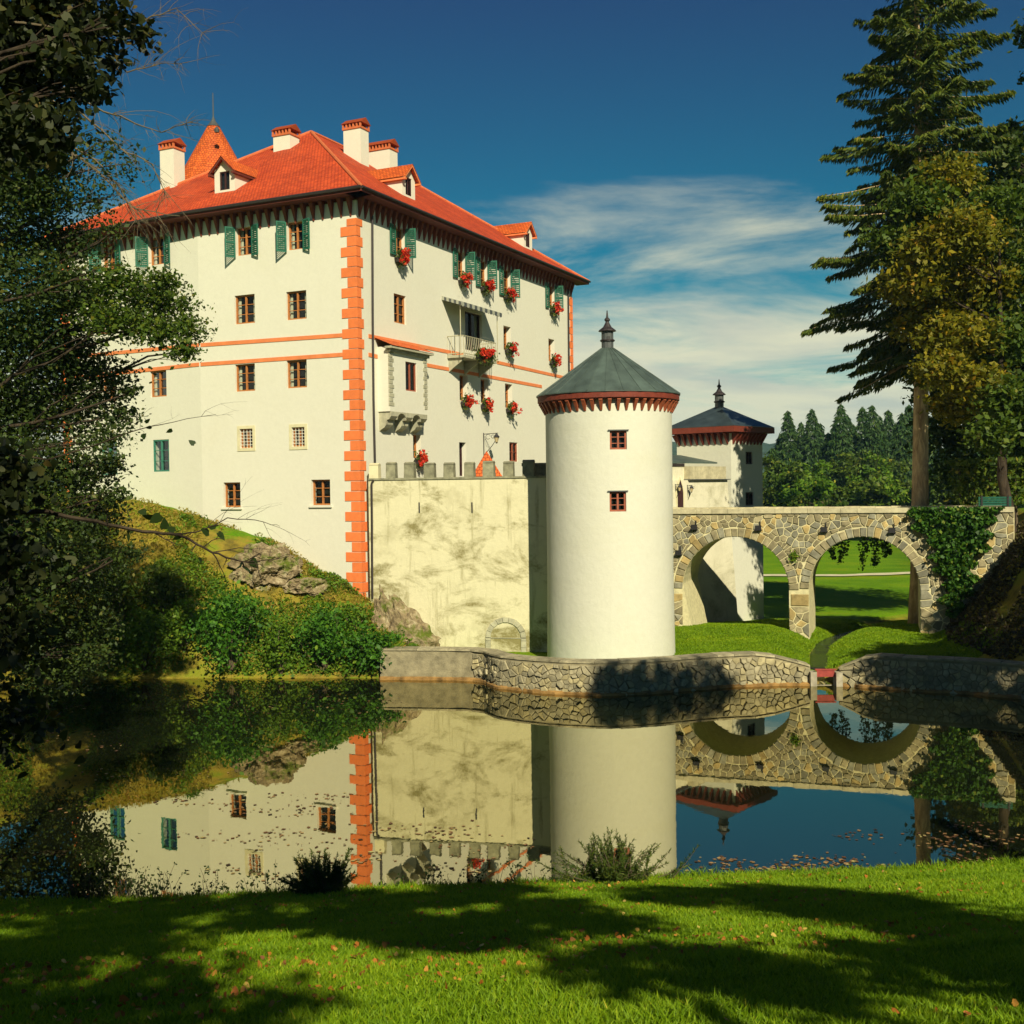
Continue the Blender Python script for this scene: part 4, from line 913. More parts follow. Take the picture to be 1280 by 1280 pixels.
def build_wellhouse():
    d = 64.0; p = at_depth(602, 563, d); l = at_depth(588, 590, d); r = at_depth(629, 589, d)
    t = thing('courtyard_shed', (p.x+.3, d+.8, 7.5), 'small steep orange tiled roof peeping over the battlements', 'shed')
    b = MB(); b.box(l.x+.15, r.x-.1, d+.15, d+1.6, 7.0, 9.55); b.build('wall', M['castle'], t)
    z0 = l.z-.35; e = .02
    polys = [((Vector((l.x, d, z0)), Vector((r.x, d-.0, z0)), Vector((p.x+.25, d+.9, p.z))), (1, 0, 0)), ((Vector((r.x, d, z0)), Vector((r.x, d+1.8, z0)), Vector((p.x+.25, d+.9, p.z))), (0, 1, 0)),
             ((Vector((r.x, d+1.8, z0)), Vector((l.x, d+1.8, z0)), Vector((p.x+.25, d+.9, p.z))), (1, 0, 0)), ((Vector((l.x, d+1.8, z0)), Vector((l.x, d, z0)), Vector((p.x+.25, d+.9, p.z))), (0, 1, 0))]
    uvmesh('roof', polys, M['tile2'], t)
    MB().box(-20, -20, 0, 0, 0, 0) if False else None
build_wellhouse()

# ------------------------------------------------------------------ round tower
TC = (at_depth(761.8, 640, 55.9).x, 55.9); TR = 3.05; TZ0 = 0.8; TZE = 12.95
CY = Cyl(TC, TR)
def roof_cap(c, z, s, parent, mat_neck):
    n = MB(); n.lathe(c, [(.36*s, z-.35*s), (.36*s, z+1.0*s)], 12); k = n.build('lantern_neck', mat_neck, parent)
    o = MB(); o.lathe(c, [(.42*s, z+.42*s), (.46*s, z+.48*s), (.42*s, z+.54*s)], 12); o.lathe(c, [(.30*s, z+1.0*s), (.55*s, z+1.04*s), (.50*s, z+1.12*s), (.26*s, z+1.3*s), (.14*s, z+1.52*s), (.10*s, z+1.62*s), (.17*s, z+1.7*s), (.17*s, z+1.78*s), (.07*s, z+1.88*s), (.03*s, z+2.3*s)], 12); o.build('finial', M['gutter'], parent, False)
    h = MB(); h.box(c[0]-.05*s, c[0]+.13*s, c[1]-.42*s, c[1]-.33*s, z+.4*s, z+.7*s); h.build('vent_opening', M['iron'], parent)
def tower_window(pl, px, py, w, h, d, parent, rows, cols, fr):
    p = at_depth(px, py, d); a = math.atan2(p.y-TC[1], p.x-TC[0]); u = (a-CY.a0); u = (u+math.pi) % (2*math.pi)-math.pi; u *= TR
    hw = w*d/F_PX/2; hh = h*d/F_PX/2; return (u-hw, u+hw, p.z-hh, p.z+hh)
def build_round_tower():
    t = thing('round_tower', (TC[0], TC[1], TZ0), 'round white tower with grey cone roof standing at the water', 'tower'); d = TC[1]-TR
    holes = [tower_window(CY, 773, 550, 21.5, 23.5, d, t, 3, 2, 0), tower_window(CY, 772.5, 627, 21, 25, d, t, 3, 2, 0)]
    m = MB(); us = list(np.linspace(-math.pi*TR, math.pi*TR, 65)); zs = list(np.linspace(TZ0-1.4, 7, 12)); wall_holes(m, CY, -math.pi*TR, math.pi*TR, TZ0-1.4, TZE, holes, .22, us, zs)
    o = m.build('wall', M['tower'], t, False)
    bm = bmesh.new(); bm.from_mesh(o.data); bmesh.ops.remove_doubles(bm, verts=bm.verts, dist=1e-4); bm.to_mesh(o.data); bm.free()
    o.data.polygons.foreach_set('use_smooth', np.ones(len(o.data.polygons), bool)); o.data.set_sharp_from_angle(angle=rad(40))
    for h in holes:
        window(CY, h, t, 'frame_red', 2, 3, .14)
        MB().fbox(CY, h[0]-.08, h[1]+.08, h[3]-.0, h[3]+.05, -.1, .08).build('window_hood', M['lead'], t)
    # cornice, corbels, panelled cone
    f = MB(); f.lathe(TC, [(3.36, TZE+.02), (3.42, TZE+.06), (3.42, TZE+.34), (3.3, TZE+.36)], 64); f.build('fascia', M['redwood'], t)
    s = MB(); s.lathe(TC, [(2.7, TZE-.01), (3.38, TZE+.03)], 64); s.build('soffit', M['redwood'], t)
    b = MB(); w = .085; b.hexa([(-.045, .02, -.46), (.045, .02, -.46), (.045, -.05, -.46), (-.045, -.05, -.46), (-w, .02, 0), (w, .02, 0), (w, -.30, 0), (-w, -.30, 0)]); b.hexa([(-w, .02, .001), (w, .02, .001), (w, -.32, .001), (-w, -.32, .001), (-w, .02, .06), (w, .02, .06), (w, -.32, .06), (-w, -.32, .06)])
    proto = None; n = 50
    for k in range(n):
        a = 2*math.pi*k/n
        if proto is None: proto = b.build('corbel', M['tbracket'], t); proto.data.transform(Matrix.Translation(off_of(t))); q = proto
        else: q = proto.copy(); COL.objects.link(q)
        q.matrix_local = Matrix.Translation(Vector((TC[0]+TR*math.cos(a), TC[1]+TR*math.sin(a), TZE-.06))-off_of(t)) @ Matrix.Rotation(a+math.pi/2, 4, 'Z')
    n = 26; zr = 15.60; R_ = 3.48; ze = TZE+.37
    for k in range(n):
        a, c = 2*math.pi*k/n, 2*math.pi*(k+1)/n; pa = Vector((TC[0]+R_*math.cos(a), TC[1]+R_*math.sin(a), ze)); pc = Vector((TC[0]+R_*math.cos(c), TC[1]+R_*math.sin(c), ze)); ta = Vector((TC[0]+.32*math.cos(a), TC[1]+.32*math.sin(a), zr)); tc = Vector((TC[0]+.32*math.cos(c), TC[1]+.32*math.sin(c), zr)); dn = Vector((0, 0, -.05))
        p = MB(); p.hexa([pa+dn, pc+dn, tc+dn, ta+dn, pa, pc, tc, ta]); p.tube([pa+Vector((0, 0, .01)), ta+Vector((0, 0, .01))], .022, 4); p.build('roof_panel', M['metalroof'], t)
    roof_cap(TC, zr, .80, t, M['lead'])
build_round_tower()

# ------------------------------------------------------------------ square tower and gate wall behind the bridge
SC = (at_depth(900, 600, 79.7).x, 79.7)
def build_square_tower():
    t = thing('square_tower', (SC[0], SC[1], -.5), 'square white tower with dark pyramid roof behind the stone bridge', 'tower'); hs = 2.12; zt = 12.35; yaw = rad(45+4)
    def C_(a, b, k=1.0): return Vector((SC[0]+k*hs*(a*math.cos(yaw)-b*math.sin(yaw)), SC[1]+k*hs*(a*math.sin(yaw)+b*math.cos(yaw)), 0))
    cs = [C_(-1, -1), C_(1, -1), C_(1, 1), C_(-1, 1)]; planes = []; m = MB()
    for i in range(4):
        a, b = cs[i], cs[(i+1) % 4]; d = (b-a).normalized(); planes.append(Plane(a, d, (d.y, -d.x)))
    jobs = []
    for i, pl in enumerate(planes):
        hol = [wrect(pl, 936.5, 572.5, 8.5, 15.5), wrect(pl, 937, 623.5, 10, 16.5)] if abs(pl.n.x-.76) < .3 and pl.n.y < -.3 else []
        wall_holes(m, pl, 0, 2*hs, -1.4, zt, hol, .25); jobs += [(pl, h) for h in hol]
    m.build('wall', M['tower'], t)
    for pl, h in jobs: window(pl, h, t, 'frame_dark', 2, 2, .12)
    ro = hs+.62; k = ro/hs; cor = [C_(-1, -1, k), C_(1, -1, k), C_(1, 1, k), C_(-1, 1, k)]; ze = zt+.45; zr = at_depth(899, 507, 79.7).z
    f = MB()
    for i in range(4):
        a, b = cor[i], cor[(i+1) % 4]; a2, b2 = cs[i], cs[(i+1) % 4]
        f.quad(Zv(a, ze), Zv(b, ze), Zv(b, ze-.38), Zv(a, ze-.38)); f.quad(Zv(a, ze-.38), Zv(b, ze-.38), Zv(b2, ze-.42), Zv(a2, ze-.42))
    f.build('fascia', M['redwood'], t); ap = Vector((SC[0], SC[1], zr))
    for i in range(4):
        a, b = Zv(cor[i], ze+.01), Zv(cor[(i+1) % 4], ze+.01)
        for j in range(6):
            p, q = a.lerp(b, j/6), a.lerp(b, (j+1)/6); pp = p.lerp(ap, .9) if 0 else None
            MB().prism([p, q, ap], (0, 0, .03)).build('roof_panel', M['slate'], t)
    w = .11; b = MB(); b.hexa([(-.04, .02, -.75), (.04, .02, -.75), (.04, -.06, -.75), (-.04, -.06, -.75), (-w, .02, 0), (w, .02, 0), (w, -.5, 0), (-w, -.5, 0)]); proto = None
    for pl in planes:
        for j in range(9):
            u = (j+.5)*2*hs/9
            if proto is None: proto = b.build('corbel', M['redwood'], t); proto.data.transform(Matrix.Translation(off_of(t))); q = proto
            else: q = proto.copy(); COL.objects.link(q)
            q.matrix_local = Matrix.Translation(pl.P(u, ze-.43)-off_of(t)) @ Matrix.Rotation(math.atan2(pl.n.y, pl.n.x)+math.pi/2, 4, 'Z')
    roof_cap(SC, zr-.15, .85, t, M['lead'])
build_square_tower()
def build_gate():
    A = at_depth(826, 640, 70.2); B = at_depth(910.5, 640, 76.0); d = Vector((B.x-A.x, B.y-A.y, 0)).normalized(); n = Vector((d.y, -d.x, 0)); n = -n if n.y > 0 else n; pl = Plane(A, d, n); ln = (B-A).length
    t = thing('gate_wall', (A.x+2, A.y+1, .0), 'streaky cream gate wall with pointed doorway beside the square tower', 'gatehouse')
    zt = pl.hit(880, 600)[1]; m = MB(); o2 = .9                     # battered foot
    m.hexa([pl.P(0, -1.2, o2*.6), pl.P(ln+.35, -1.2, o2*.6), pl.P(ln+.35, -1.2, -1.2), pl.P(0, -1.2, -1.2), pl.P(0, zt, 0), pl.P(ln-.1, zt, 0), pl.P(ln-.1, zt, -1.2), pl.P(0, zt, -1.2)]); m.build('wall', M['gate'], t)
    ua = pl.hit(860, 590)[0]; ub = pl.hit(905, 590)[0]; p = MB(); z1 = pl.hit(880, 583)[1]; nst = 7
    for i in range(nst):
        MB().fbox(pl, ua+(ub-ua)*i/nst, ua+(ub-ua)*(i+.97)/nst, zt+.06, z1, -.4, .16).build('parapet_stone', M['coping'], t)
    MB().fbox(pl, ua-.05, ub+.5, zt+.002, zt+.058, -.45, .2).build('parapet_ledge', M['lead'], t)
    z2 = pl.hit(860, 566)[1]; z3 = pl.hit(860, 577)[1]
    r = MB(); r.hexa([pl.P(-3, z3-.1, -.2), pl.P(ub, z3-.1, -.5), pl.P(ub, z2-.1, -3.4), pl.P(-3, z2-.1, -3.4), pl.P(-3, z3, -.2), pl.P(ub, z3, -.5), pl.P(ub, z2, -3.4), pl.P(-3, z2, -3.4)]); r.build('lean_to_roof', M['metalroof'], t)
    MB().hexa([pl.P(-3, z3-.3, -.25), pl.P(ua, z3-.3, -.25), pl.P(ua, z3-.3, -.6), pl.P(-3, z3-.3, -.6), pl.P(-3, z3-.11, -.25), pl.P(ua, z3-.11, -.25), pl.P(ua, z3-.11, -.6), pl.P(-3, z3-.11, -.6)]).build('eave_board', M['gutter'], t)
    g = MB(); g.fbox(pl, -3, ua, zt-.3, z3-.31, -.8, -.3); g.build('upper_wall', M['gate'], t)
    # pointed doorway
    uc, zc = pl.hit(848.5, 618); w, h = .30, 1.0; zb = pl.hit(848, 636)[1]; ztip = pl.hit(848, 600)[1]
    def og(k, o):
        pts = [(uc-w*k, zb), (uc+w*k, zb), (uc+w*k, zc+.1), (uc+w*k*.75, zc+.45), (uc, ztip+.12*(k-1)*3), (uc-w*k*.75, zc+.45), (uc-w*k, zc+.1)]; return [pl.P(a, b, o) for a, b in pts]
    MB().prism(og(1.55, .06), n*.05).build('door_surround', M['gatestone'], t); MB().prism(og(1.0, .115), n*.02).build('door', M['frame_dark'], t)
    return pl
PG = build_gate()
wall_lantern(PG, 843.5, 612, .7, 'black lantern on the cream gate wall, on the round tower side of the pointed door', .5)
wall_lantern(PG, 858.5, 613, .7, 'black lantern on the cream gate wall, on the square tower side of the pointed door', .5)

# ------------------------------------------------------------------ masonry: voronoi rubble
def clip(poly, px, py, nx, ny):                             # keep the side where (p - P).n <= 0
    out = []; n = len(poly)
    for i in range(n):
        a, b = poly[i], poly[(i+1) % n]; da = (a[0]-px)*nx+(a[1]-py)*ny; db = (b[0]-px)*nx+(b[1]-py)*ny
        if da <= 0: out.append(a)
        if (da < 0 < db) or (db < 0 < da): t = da/(da-db); out.append((a[0]+(b[0]-a[0])*t, a[1]+(b[1]-a[1])*t))
    return out
def cells(pts, gap, reach, extra):
    P_ = np.array(pts); res = []
    for i, (x, y) in enumerate(pts):
        poly = [(x-reach, y-reach), (x+reach, y-reach), (x+reach, y+reach), (x-reach, y+reach)]
        d = np.hypot(P_[:, 0]-x, P_[:, 1]-y); nb = np.where((d > 1e-6) & (d < 2.2*reach))[0]
        for j in nb[np.argsort(d[nb])]:
            nx, ny = (P_[j]-np.array((x, y)))/d[j]; poly = clip(poly, (x+P_[j][0])/2-nx*gap/2, (y+P_[j][1])/2-ny*gap/2, nx, ny)
            if len(poly) < 3: break
        for (qx, qy, nx, ny) in extra(x, y):
            if len(poly) < 3: break
            poly = clip(poly, qx, qy, nx, ny)
        if len(poly) >= 3: res.append(((x, y), poly))
    return res
def area(p): return abs(sum(p[i][0]*p[(i+1) % len(p)][1]-p[(i+1) % len(p)][0]*p[i][1] for i in range(len(p))))/2
def stone(poly, PF, depth, mat, parent, name='stone'):
    cx = sum(p[0] for p in poly)/len(poly); cy = sum(p[1] for p in poly)/len(poly); n = len(poly); V = []; Fc = []
    def ring(k, o): return [PF(cx+(x-cx)*k, cy+(y-cy)*k, o) for x, y in poly]
    V = ring(1.0, -.04) + ring(.97, depth*.55) + ring(.84, depth)
    for r_ in range(2):
        for i in range(n): j = (i+1) % n; Fc.append((r_*n+i, r_*n+j, (r_+1)*n+j, (r_+1)*n+i))
    Fc.append(tuple(2*n+i for i in range(n))); return mk(name, V, Fc, mat, parent)

# ------------------------------------------------------------------ bridge
B0 = Vector((at_depth(960, 637, 62.8).x, 62.8, 0)); BD = Vector((0.95, -0.314, 0)).normalized(); BN = Vector((BD.y, -BD.x, 0)); PB = Plane(B0, BD, BN); BW = 5.2
def build_bridge():
    t = thing('bridge', PB.P(1.5, .3, -2.5), 'two-arched rubble stone bridge leading to the castle gate', 'bridge')
    sL = PB.hit(836, 640)[0]-1.0; sR = PB.hit(1268, 650)[0]; zt = PB.hit(1000, 641.5)[1]
    arches = []
    for xa, xb, yc in ((853, 986, 671), (1011, 1150, 671)):
        a, b = PB.hit(xa, 700)[0], PB.hit(xb, 700)[0]; zc = PB.hit((xa+xb)/2, yc)[1]; R_ = (b-a)/2; arches.append(((a+b)/2, zc-R_, R_))
    zbot = -1.6; path = [(sL, zbot)]
    for c, zs, R_ in arches:
        path.append((c-R_, zbot)); path += [(c-R_*math.cos(math.pi*i/24), zs+R_*math.sin(math.pi*i/24)) for i in range(25)]; path.append((c+R_, zbot))
    path.append((sR, zbot)); m = MB()
    for (a, za), (b, zb) in zip(path, path[1:]):
        for o in (0, -BW):
            if b-a > 1e-6: m.quad(PB.P(a, za, o), PB.P(b, zb, o), PB.P(b, zt, o), PB.P(a, zt, o))
        m.quad(PB.P(a, za, 0), PB.P(b, zb, 0), PB.P(b, zb, -BW), PB.P(a, za, -BW))
    m.quad(PB.P(sL, zt, 0), PB.P(sR, zt, 0), PB.P(sR, zt, -BW), PB.P(sL, zt, -BW)); m.quad(PB.P(sR, zbot, 0), PB.P(sR, zt, 0), PB.P(sR, zt, -BW), PB.P(sR, zbot, -BW))
    m.build('masonry_core', M['mortar'], t)
    # battered foot of the castle-side abutment
    c, zs, R_ = arches[0]; a = c-R_; m = MB()
    m.hexa([PB.P(a-.05, -1.2, .03), PB.P(a+.95, -1.2, .03), PB.P(a+.95, -1.2, -BW+.1), PB.P(a-.05, -1.2, -BW+.1), PB.P(a-.05, zs+.3, -.01), PB.P(a+.01, zs+.3, -.01), PB.P(a+.01, zs+.3, -BW+.1), PB.P(a-.05, zs+.3, -BW+.1)]); m.build('abutment_batter', M['mortar'], t)
    ringw = .52; RUB = ['rubble', 'rubble', 'rubble', 'rubble_grey', 'rubble_grey', 'rubble_ochre']
    for c, zs, R_ in arches:
        n = 27
        for i in range(n):
            a0, a1 = math.pi*(i+.05)/n, math.pi*(i+.95)/n; w = ringw*random.uniform(.85, 1.12); q = [(c+r_*math.cos(a_), zs+r_*math.sin(a_)) for a_, r_ in ((a0, R_+.005), (a1, R_+.005), (a1, R_+w), (a0, R_+w))]
            stone(q, PB.P, .05+.02*random.random(), M[random.choice(RUB)], t, 'voussoir')
    # rubble on the face
    pts = []; r = random.Random(5); sx, sz = .40, .27; z = -.6; row = 0
    while z < zt+.2:
        s = sL+1.2 + (row % 2)*sx/2
        while s < sR:
            if r.random() > .16: pts.append((s+r.uniform(-.46, .46)*sx, z+r.uniform(-.46, .46)*sz))
            s += sx
        z += sz; row += 1
    def inside(x, z_):
        return any((abs(x-c) < R_+ringw and z_ < zs) or math.hypot(x-c, z_-zs) < R_+ringw*.75 for c, zs, R_ in arches)
    keep = [p for p in pts if not any((abs(p[0]-c) < R_ and p[1] < zs) or math.hypot(p[0]-c, p[1]-zs) < R_+ringw*.8 for c, zs, R_ in arches)]
    def extra(x, z_):
        e = [(0, zt-.05, 0, 1), (sR-.03, 0, 1, 0)]
        for c, zs, R_ in arches:
            if z_ > zs-.1:
                d = math.hypot(x-c, z_-zs); ux, uz = (x-c)/d, (z_-zs)/d; rr = R_+ringw+.03
                if d > R_: e.append((c+ux*rr, zs+uz*rr, -ux, -uz))
            elif x < c: e.append((c-R_-.01, 0, 1, 0))
            else: e.append((c+R_+.01, 0, -1, 0))
        return e
    ok = []
    for p, poly in cells(keep, .042, .5, extra):
        cx = sum(q[0] for q in poly)/len(poly); cz = sum(q[1] for q in poly)/len(poly); w = PB.P(cx, 0)
        if area(poly) > .012 and cz > gz(w.x, w.y)-.1: ok.append((area(poly), poly))
    ok.sort(key=lambda q: -q[0])
    rest = MB()
    for i, (ar, poly) in enumerate(ok):
        if i < 285: stone(poly, PB.P, .02+.05*r.random(), M[r.choice(RUB)], t)
        else:
            rest.prism([PB.P(x, y, 0.0) for x, y in poly], BN*.05)
    if rest.V: tag(rest.build('small_stones', M['rubble'], t), kind='stuff')
    # pier sides
    for c, zs, R_ in arches:
        pass
    n = 22
    for i in range(n):
        a, b = sL+(sR-sL)*i/n, sL+(sR-sL)*(i+.985)/n; dz = -.012*(i % 3)
        for o0, o1 in ((-.42, .12), (-BW-.12, -BW+.42)): MB().fbox(PB, a, b, zt+.002, zt+.26+dz, o0, o1).build('coping_slab', M['coping'], t)
    for px, py in ((868, 658), (948, 659), (1030, 661), (1115, 662), (848.5, 690)):
        u, z = PB.hit(px, py); q = MB(); q.fbox(PB, u-.16, u+.16, z-.12, z+.10, .02, .10); q.fbox(PB, u-.2, u+.2, z-.17, z-.12, .02, .26); q.build('drain_opening', M['iron'], t)
        q = MB(); q.fbox(PB, u+.08, u+.13, z+.1, z+.34, .06, .12); q.build('iron_tie', M['iron'], t)
    return arches, sL, sR, zt
ARCH, BSL, BSR, BZT = build_bridge()

# ------------------------------------------------------------------ quay wall along the pond
class Poly3:                                                # smooth polyline frame: u along, o outwards (towards the pond)
    def __init__(s, pts):
        P_ = [Vector((p[0], p[1], 0)) for p in pts]; fine = []
        for i in range(len(P_)-1):
            p0, p1, p2, p3 = P_[max(i-1, 0)], P_[i], P_[i+1], P_[min(i+2, len(P_)-1)]
            for k in range(8):
                t = k/8; fine.append(.5*((2*p1)+(p2-p0)*t+(2*p0-5*p1+4*p2-p3)*t*t+(3*p1-p0-3*p2+p3)*t**3))
        fine.append(P_[-1]); s.f = fine; s.s = [0]
        for a, b in zip(fine, fine[1:]): s.s.append(s.s[-1]+(b-a).length)
        s.L = s.s[-1]
    def P(s, u, z, o=0.0):
        u = min(max(u, 0), s.L-1e-6); i = int(np.searchsorted(s.s, u, 'right'))-1; i = min(i, len(s.f)-2); t = (u-s.s[i])/(s.s[i+1]-s.s[i]); p = s.f[i].lerp(s.f[i+1], t); d = (s.f[min(i+2, len(s.f)-1)]-s.f[max(i-1, 0)]).normalized(); n = Vector((d.y, -d.x, 0))
        q = p + n*o; return Vector((q.x, q.y, z))
def quay(pts, label, ztop, seed, smooth_to=0.0, end_slope=None):
    fr = Poly3(pts); mid = fr.P(fr.L/2, 0, -.3); t = thing('quay_wall', mid, label, 'wall'); r = random.Random(seed); n = int(fr.L/.35); m = MB()
    def top(u): return ztop(u/fr.L)
    for i in range(n):
        a, b = fr.L*i/n, fr.L*(i+1)/n
        m.quad(fr.P(a, -1.2, .10), fr.P(b, -1.2, .10), fr.P(b, top(b), 0), fr.P(a, top(a), 0)); m.quad(fr.P(a, top(a), 0), fr.P(b, top(b), 0), fr.P(b, top(b), -.75), fr.P(a, top(a), -.75)); m.quad(fr.P(a, top(a), -.75), fr.P(b, top(b), -.75), fr.P(b, -1, -.75), fr.P(a, -1, -.75))
    for u in (0, fr.L): m.quad(fr.P(u, -1.2, .1), fr.P(u, top(u), 0), fr.P(u, top(u), -.75), fr.P(u, -1.2, -.75))
    m.build('wall_core', M['quaymortar'], t)
    pts2 = []; sx, sz = .30, .19; z = .02; row = 0
    while z < 1.7:
        u = .2+(row % 2)*sx/2
        while u < fr.L-.1:
            if r.random() > .15: pts2.append((u+r.uniform(-.46, .46)*sx, z+r.uniform(-.46, .46)*sz))
            u += sx
        z += sz; row += 1
    pts2 = [p for p in pts2 if p[1] < top(p[0])-.12]
    cs = [c for c in cells(pts2, .035, .4, lambda x, y: [(0, top(x)-.1, 0, 1), (fr.L-.02, 0, 1, 0), (.02, 0, -1, 0), (0, -.25, 0, -1)]) if area(c[1]) > .012 and c[0][0] > smooth_to]; cs.sort(key=lambda c: -area(c[1])); rest = MB()
    lean = lambda a, b, o: fr.P(a, b, o + .10*(1-b/1.4)*.55+.015)
    for k, (p, poly) in enumerate(cs):
        dp = .012+.13*r.random()**2.2
        if k < 295: stone(poly, lean, dp, M[r.choice(['quay', 'quay', 'quay_pale'])], t)
        else: rest.prism([lean(x, y, -.02) for x, y in poly], (lean(*p, .03)-lean(*p, -.02)))
    if rest.V: tag(rest.build('small_stones', M['quay'], t), kind='stuff')
    u = 0.0
    while u < fr.L-.2:
        w = r.uniform(.7, 1.15); b = min(u+w, fr.L); q = MB(); za, zb = top(u), top(b-.02); h = .07+r.uniform(0, .03)
        q.hexa([fr.P(u, za+.003, .06), fr.P(b-.02, zb+.003, .06), fr.P(b-.02, zb+.003, -.8), fr.P(u, za+.003, -.8), fr.P(u, za+h, .05), fr.P(b-.02, zb+h, .05), fr.P(b-.02, zb+h, -.8), fr.P(u, za+h, -.8)]); q.build('coping_slab', M['quay'], t); u = b
    sh = MB()                                               # pale footing at the water line
    for i in range(n):
        a, b = fr.L*i/n, fr.L*(i+1)/n; w1, w2 = [.19+.06*math.sin(q*.9+seed)+.04*math.sin(q*2.3) for q in (i, i+1)]
        sh.hexa([fr.P(a, -.3, w1), fr.P(b, -.3, w2), fr.P(b, -.3, .0), fr.P(a, -.3, .0), fr.P(a, .09, w1), fr.P(b, .09, w2), fr.P(b, .16, .0), fr.P(a, .16, .0)])
    sh.build('footing', M['footing'], t)
    return fr
QL = quay([(-6.3, 54.1), (-3.5, 53.75), (-1.6, 53.2), (-.55, 51.3), (1.9, 49.7), (4.1, 49.2), (6.2, 49.6), (8.85, 50.6), (11.0, 51.0), (13.15, 51.0)], 'low rubble stone wall curving round the foot of the round tower at the water', lambda f: 1.36 if f < .9 else 1.36-.55*((f-.9)/.1)**1.2, 3, 4.6)
QR = quay([(14.35, 50.75), (15.6, 50.1), (17.2, 49.2), (19.2, 48.3), (21.5, 46.5), (22.5, 44)], 'low dark stone wall in the shade beyond the sluice', lambda f: .75+.6*min(1, f/.12), 4)
def build_sluice():
    t = thing('sluice_gate', (13.75, 50.9, 0), 'small sluice with concrete posts and a red board between the pond walls', 'sluice')
    for x, y in ((13.22, 50.85), (14.3, 50.65)): MB().box(x-.14, x+.14, y-.2, y+.35, -.9, .62).build('post', M['concrete'], t)
    MB().box(13.37, 14.15, 50.72, 50.80, .40, .68).build('board', M['red'], t); MB().box(13.30, 14.22, 50.70, 50.82, .69, .75).build('top_rail', M['red'], t)
    MB().box(13.37, 14.15, 50.85, 51.1, -.9, .02).build('sill', M['concrete'], t)
    MB().quad((13.37, 50.9, .03), (14.15, 50.9, .03), (14.2, 53.2, .42), (13.6, 53.2, .42)).build('spill_water', WATER, t)
build_sluice()

# ------------------------------------------------------------------ rocks on the bank
from mathutils import noise as mn
def rock(c, sx, sy, sz, seed, label, peak=0.0):
    bm = bmesh.new(); bmesh.ops.create_icosphere(bm, subdivisions=6, radius=1.0); o_ = Vector((seed*3.1, seed*1.7, seed*.9))
    for v in bm.verts:
        n = v.co.normalized(); q = n*1.3+o_
        d = .30*(mn.ridged_multi_fractal(q, 1.0, 2.1, 5, 1.0, 2.0)-1.0) + .22*(mn.voronoi(n*2.1+o_)[0][1]-mn.voronoi(n*2.1+o_)[0][0]) + .06*mn.fractal(n*7+o_, .8, 2.0, 4)
        w = n*(.86+d); k = 1.0-peak*.62*max(0, w.z)
        w = Vector((w.x*sx*k - peak*.35*max(0, w.z)*sx, w.y*sy*k, w.z*sz)); w.z = w.z + .05*math.sin(w.z*9+seed); v.co = w
    me = bpy.data.meshes.new('rock'); bm.to_mesh(me); bm.free(); me.materials.append(M['rock']); o = bpy.data.objects.new('rock', me); o.location = c; COL.objects.link(o); tag(o, label, 'rock', 'rocks at the foot of the castle')
def bank_hit(px, py):
    d = 52.0
    while d < 66:
        q = at_depth(px, py, d)
        if q.z <= gz(q.x, q.y): return q
        d += .05
    return q
p = bank_hit(330, 722); rock((p.x, p.y+.5, p.z+.35), 1.75, 1.4, 1.35, 3, 'grey rock outcrop breaking out of the grass below the long castle wing')
p = at_depth(499, 800, 58.6); rock((p.x, p.y, p.z), 2.0, 1.5, 2.5, 8, 'tall pointed rock against the stained wall by the orange corner', 1.0)
p = bank_hit(378, 735); rock((p.x, p.y+.2, p.z), 1.2, .9, .55, 12, 'small flat rock ledge at the castle foot beside the bigger outcrop')

# ------------------------------------------------------------------ shrubs and ground cover on the castle bank
def shrub(px, py, wpx, hpx, mat, n, label, seed, d=None, size=.17):
    r = np.random.default_rng(seed)
    if d is None:
        d = 52.0
        while d < 64:
            q = at_depth(px, py, d)
            if q.z <= gz(q.x, q.y): break
            d += .1
    q = at_depth(px, py, d); b = Vector((q.x, q.y, gz(q.x, q.y))); w, h = wpx*d/F_PX, hpx*d/F_PX; t = thing('shrub', b, label, 'shrub', 'shrubs on the castle bank'); mb = MB()
    k = 12; tips = []
    for i in range(k):
        a = r.random()*6.28; e = b + Vector((math.cos(a)*w*.42*r.random(), math.sin(a)*w*.3*r.random(), h*(.5+.45*r.random()))); limb(mb, b, e, .035, .01, seed*13+i, .12, 4, 4); tips.append(e)
    mb.build('stems', M['bark'], t); sub = np.concatenate([np.array(tips), blob((b.x, b.y, b.z+h*.5), w*.46, h*.46, int(k*2.5), r, .4)]); pk = r.integers(0, len(sub), n); C = sub[pk] + r.normal(size=(n, 3))*np.array([w*.09, w*.09, h*.09])
    C[:, 2] = np.maximum(C[:, 2], ground_z(C[:, 0], C[:, 1])+.02); V, Fq = leaves(C, size, r, .7); mk('foliage', V, Fq, M[mat], t, False, np.clip(r.normal(.45, .25, n), 0, 1))
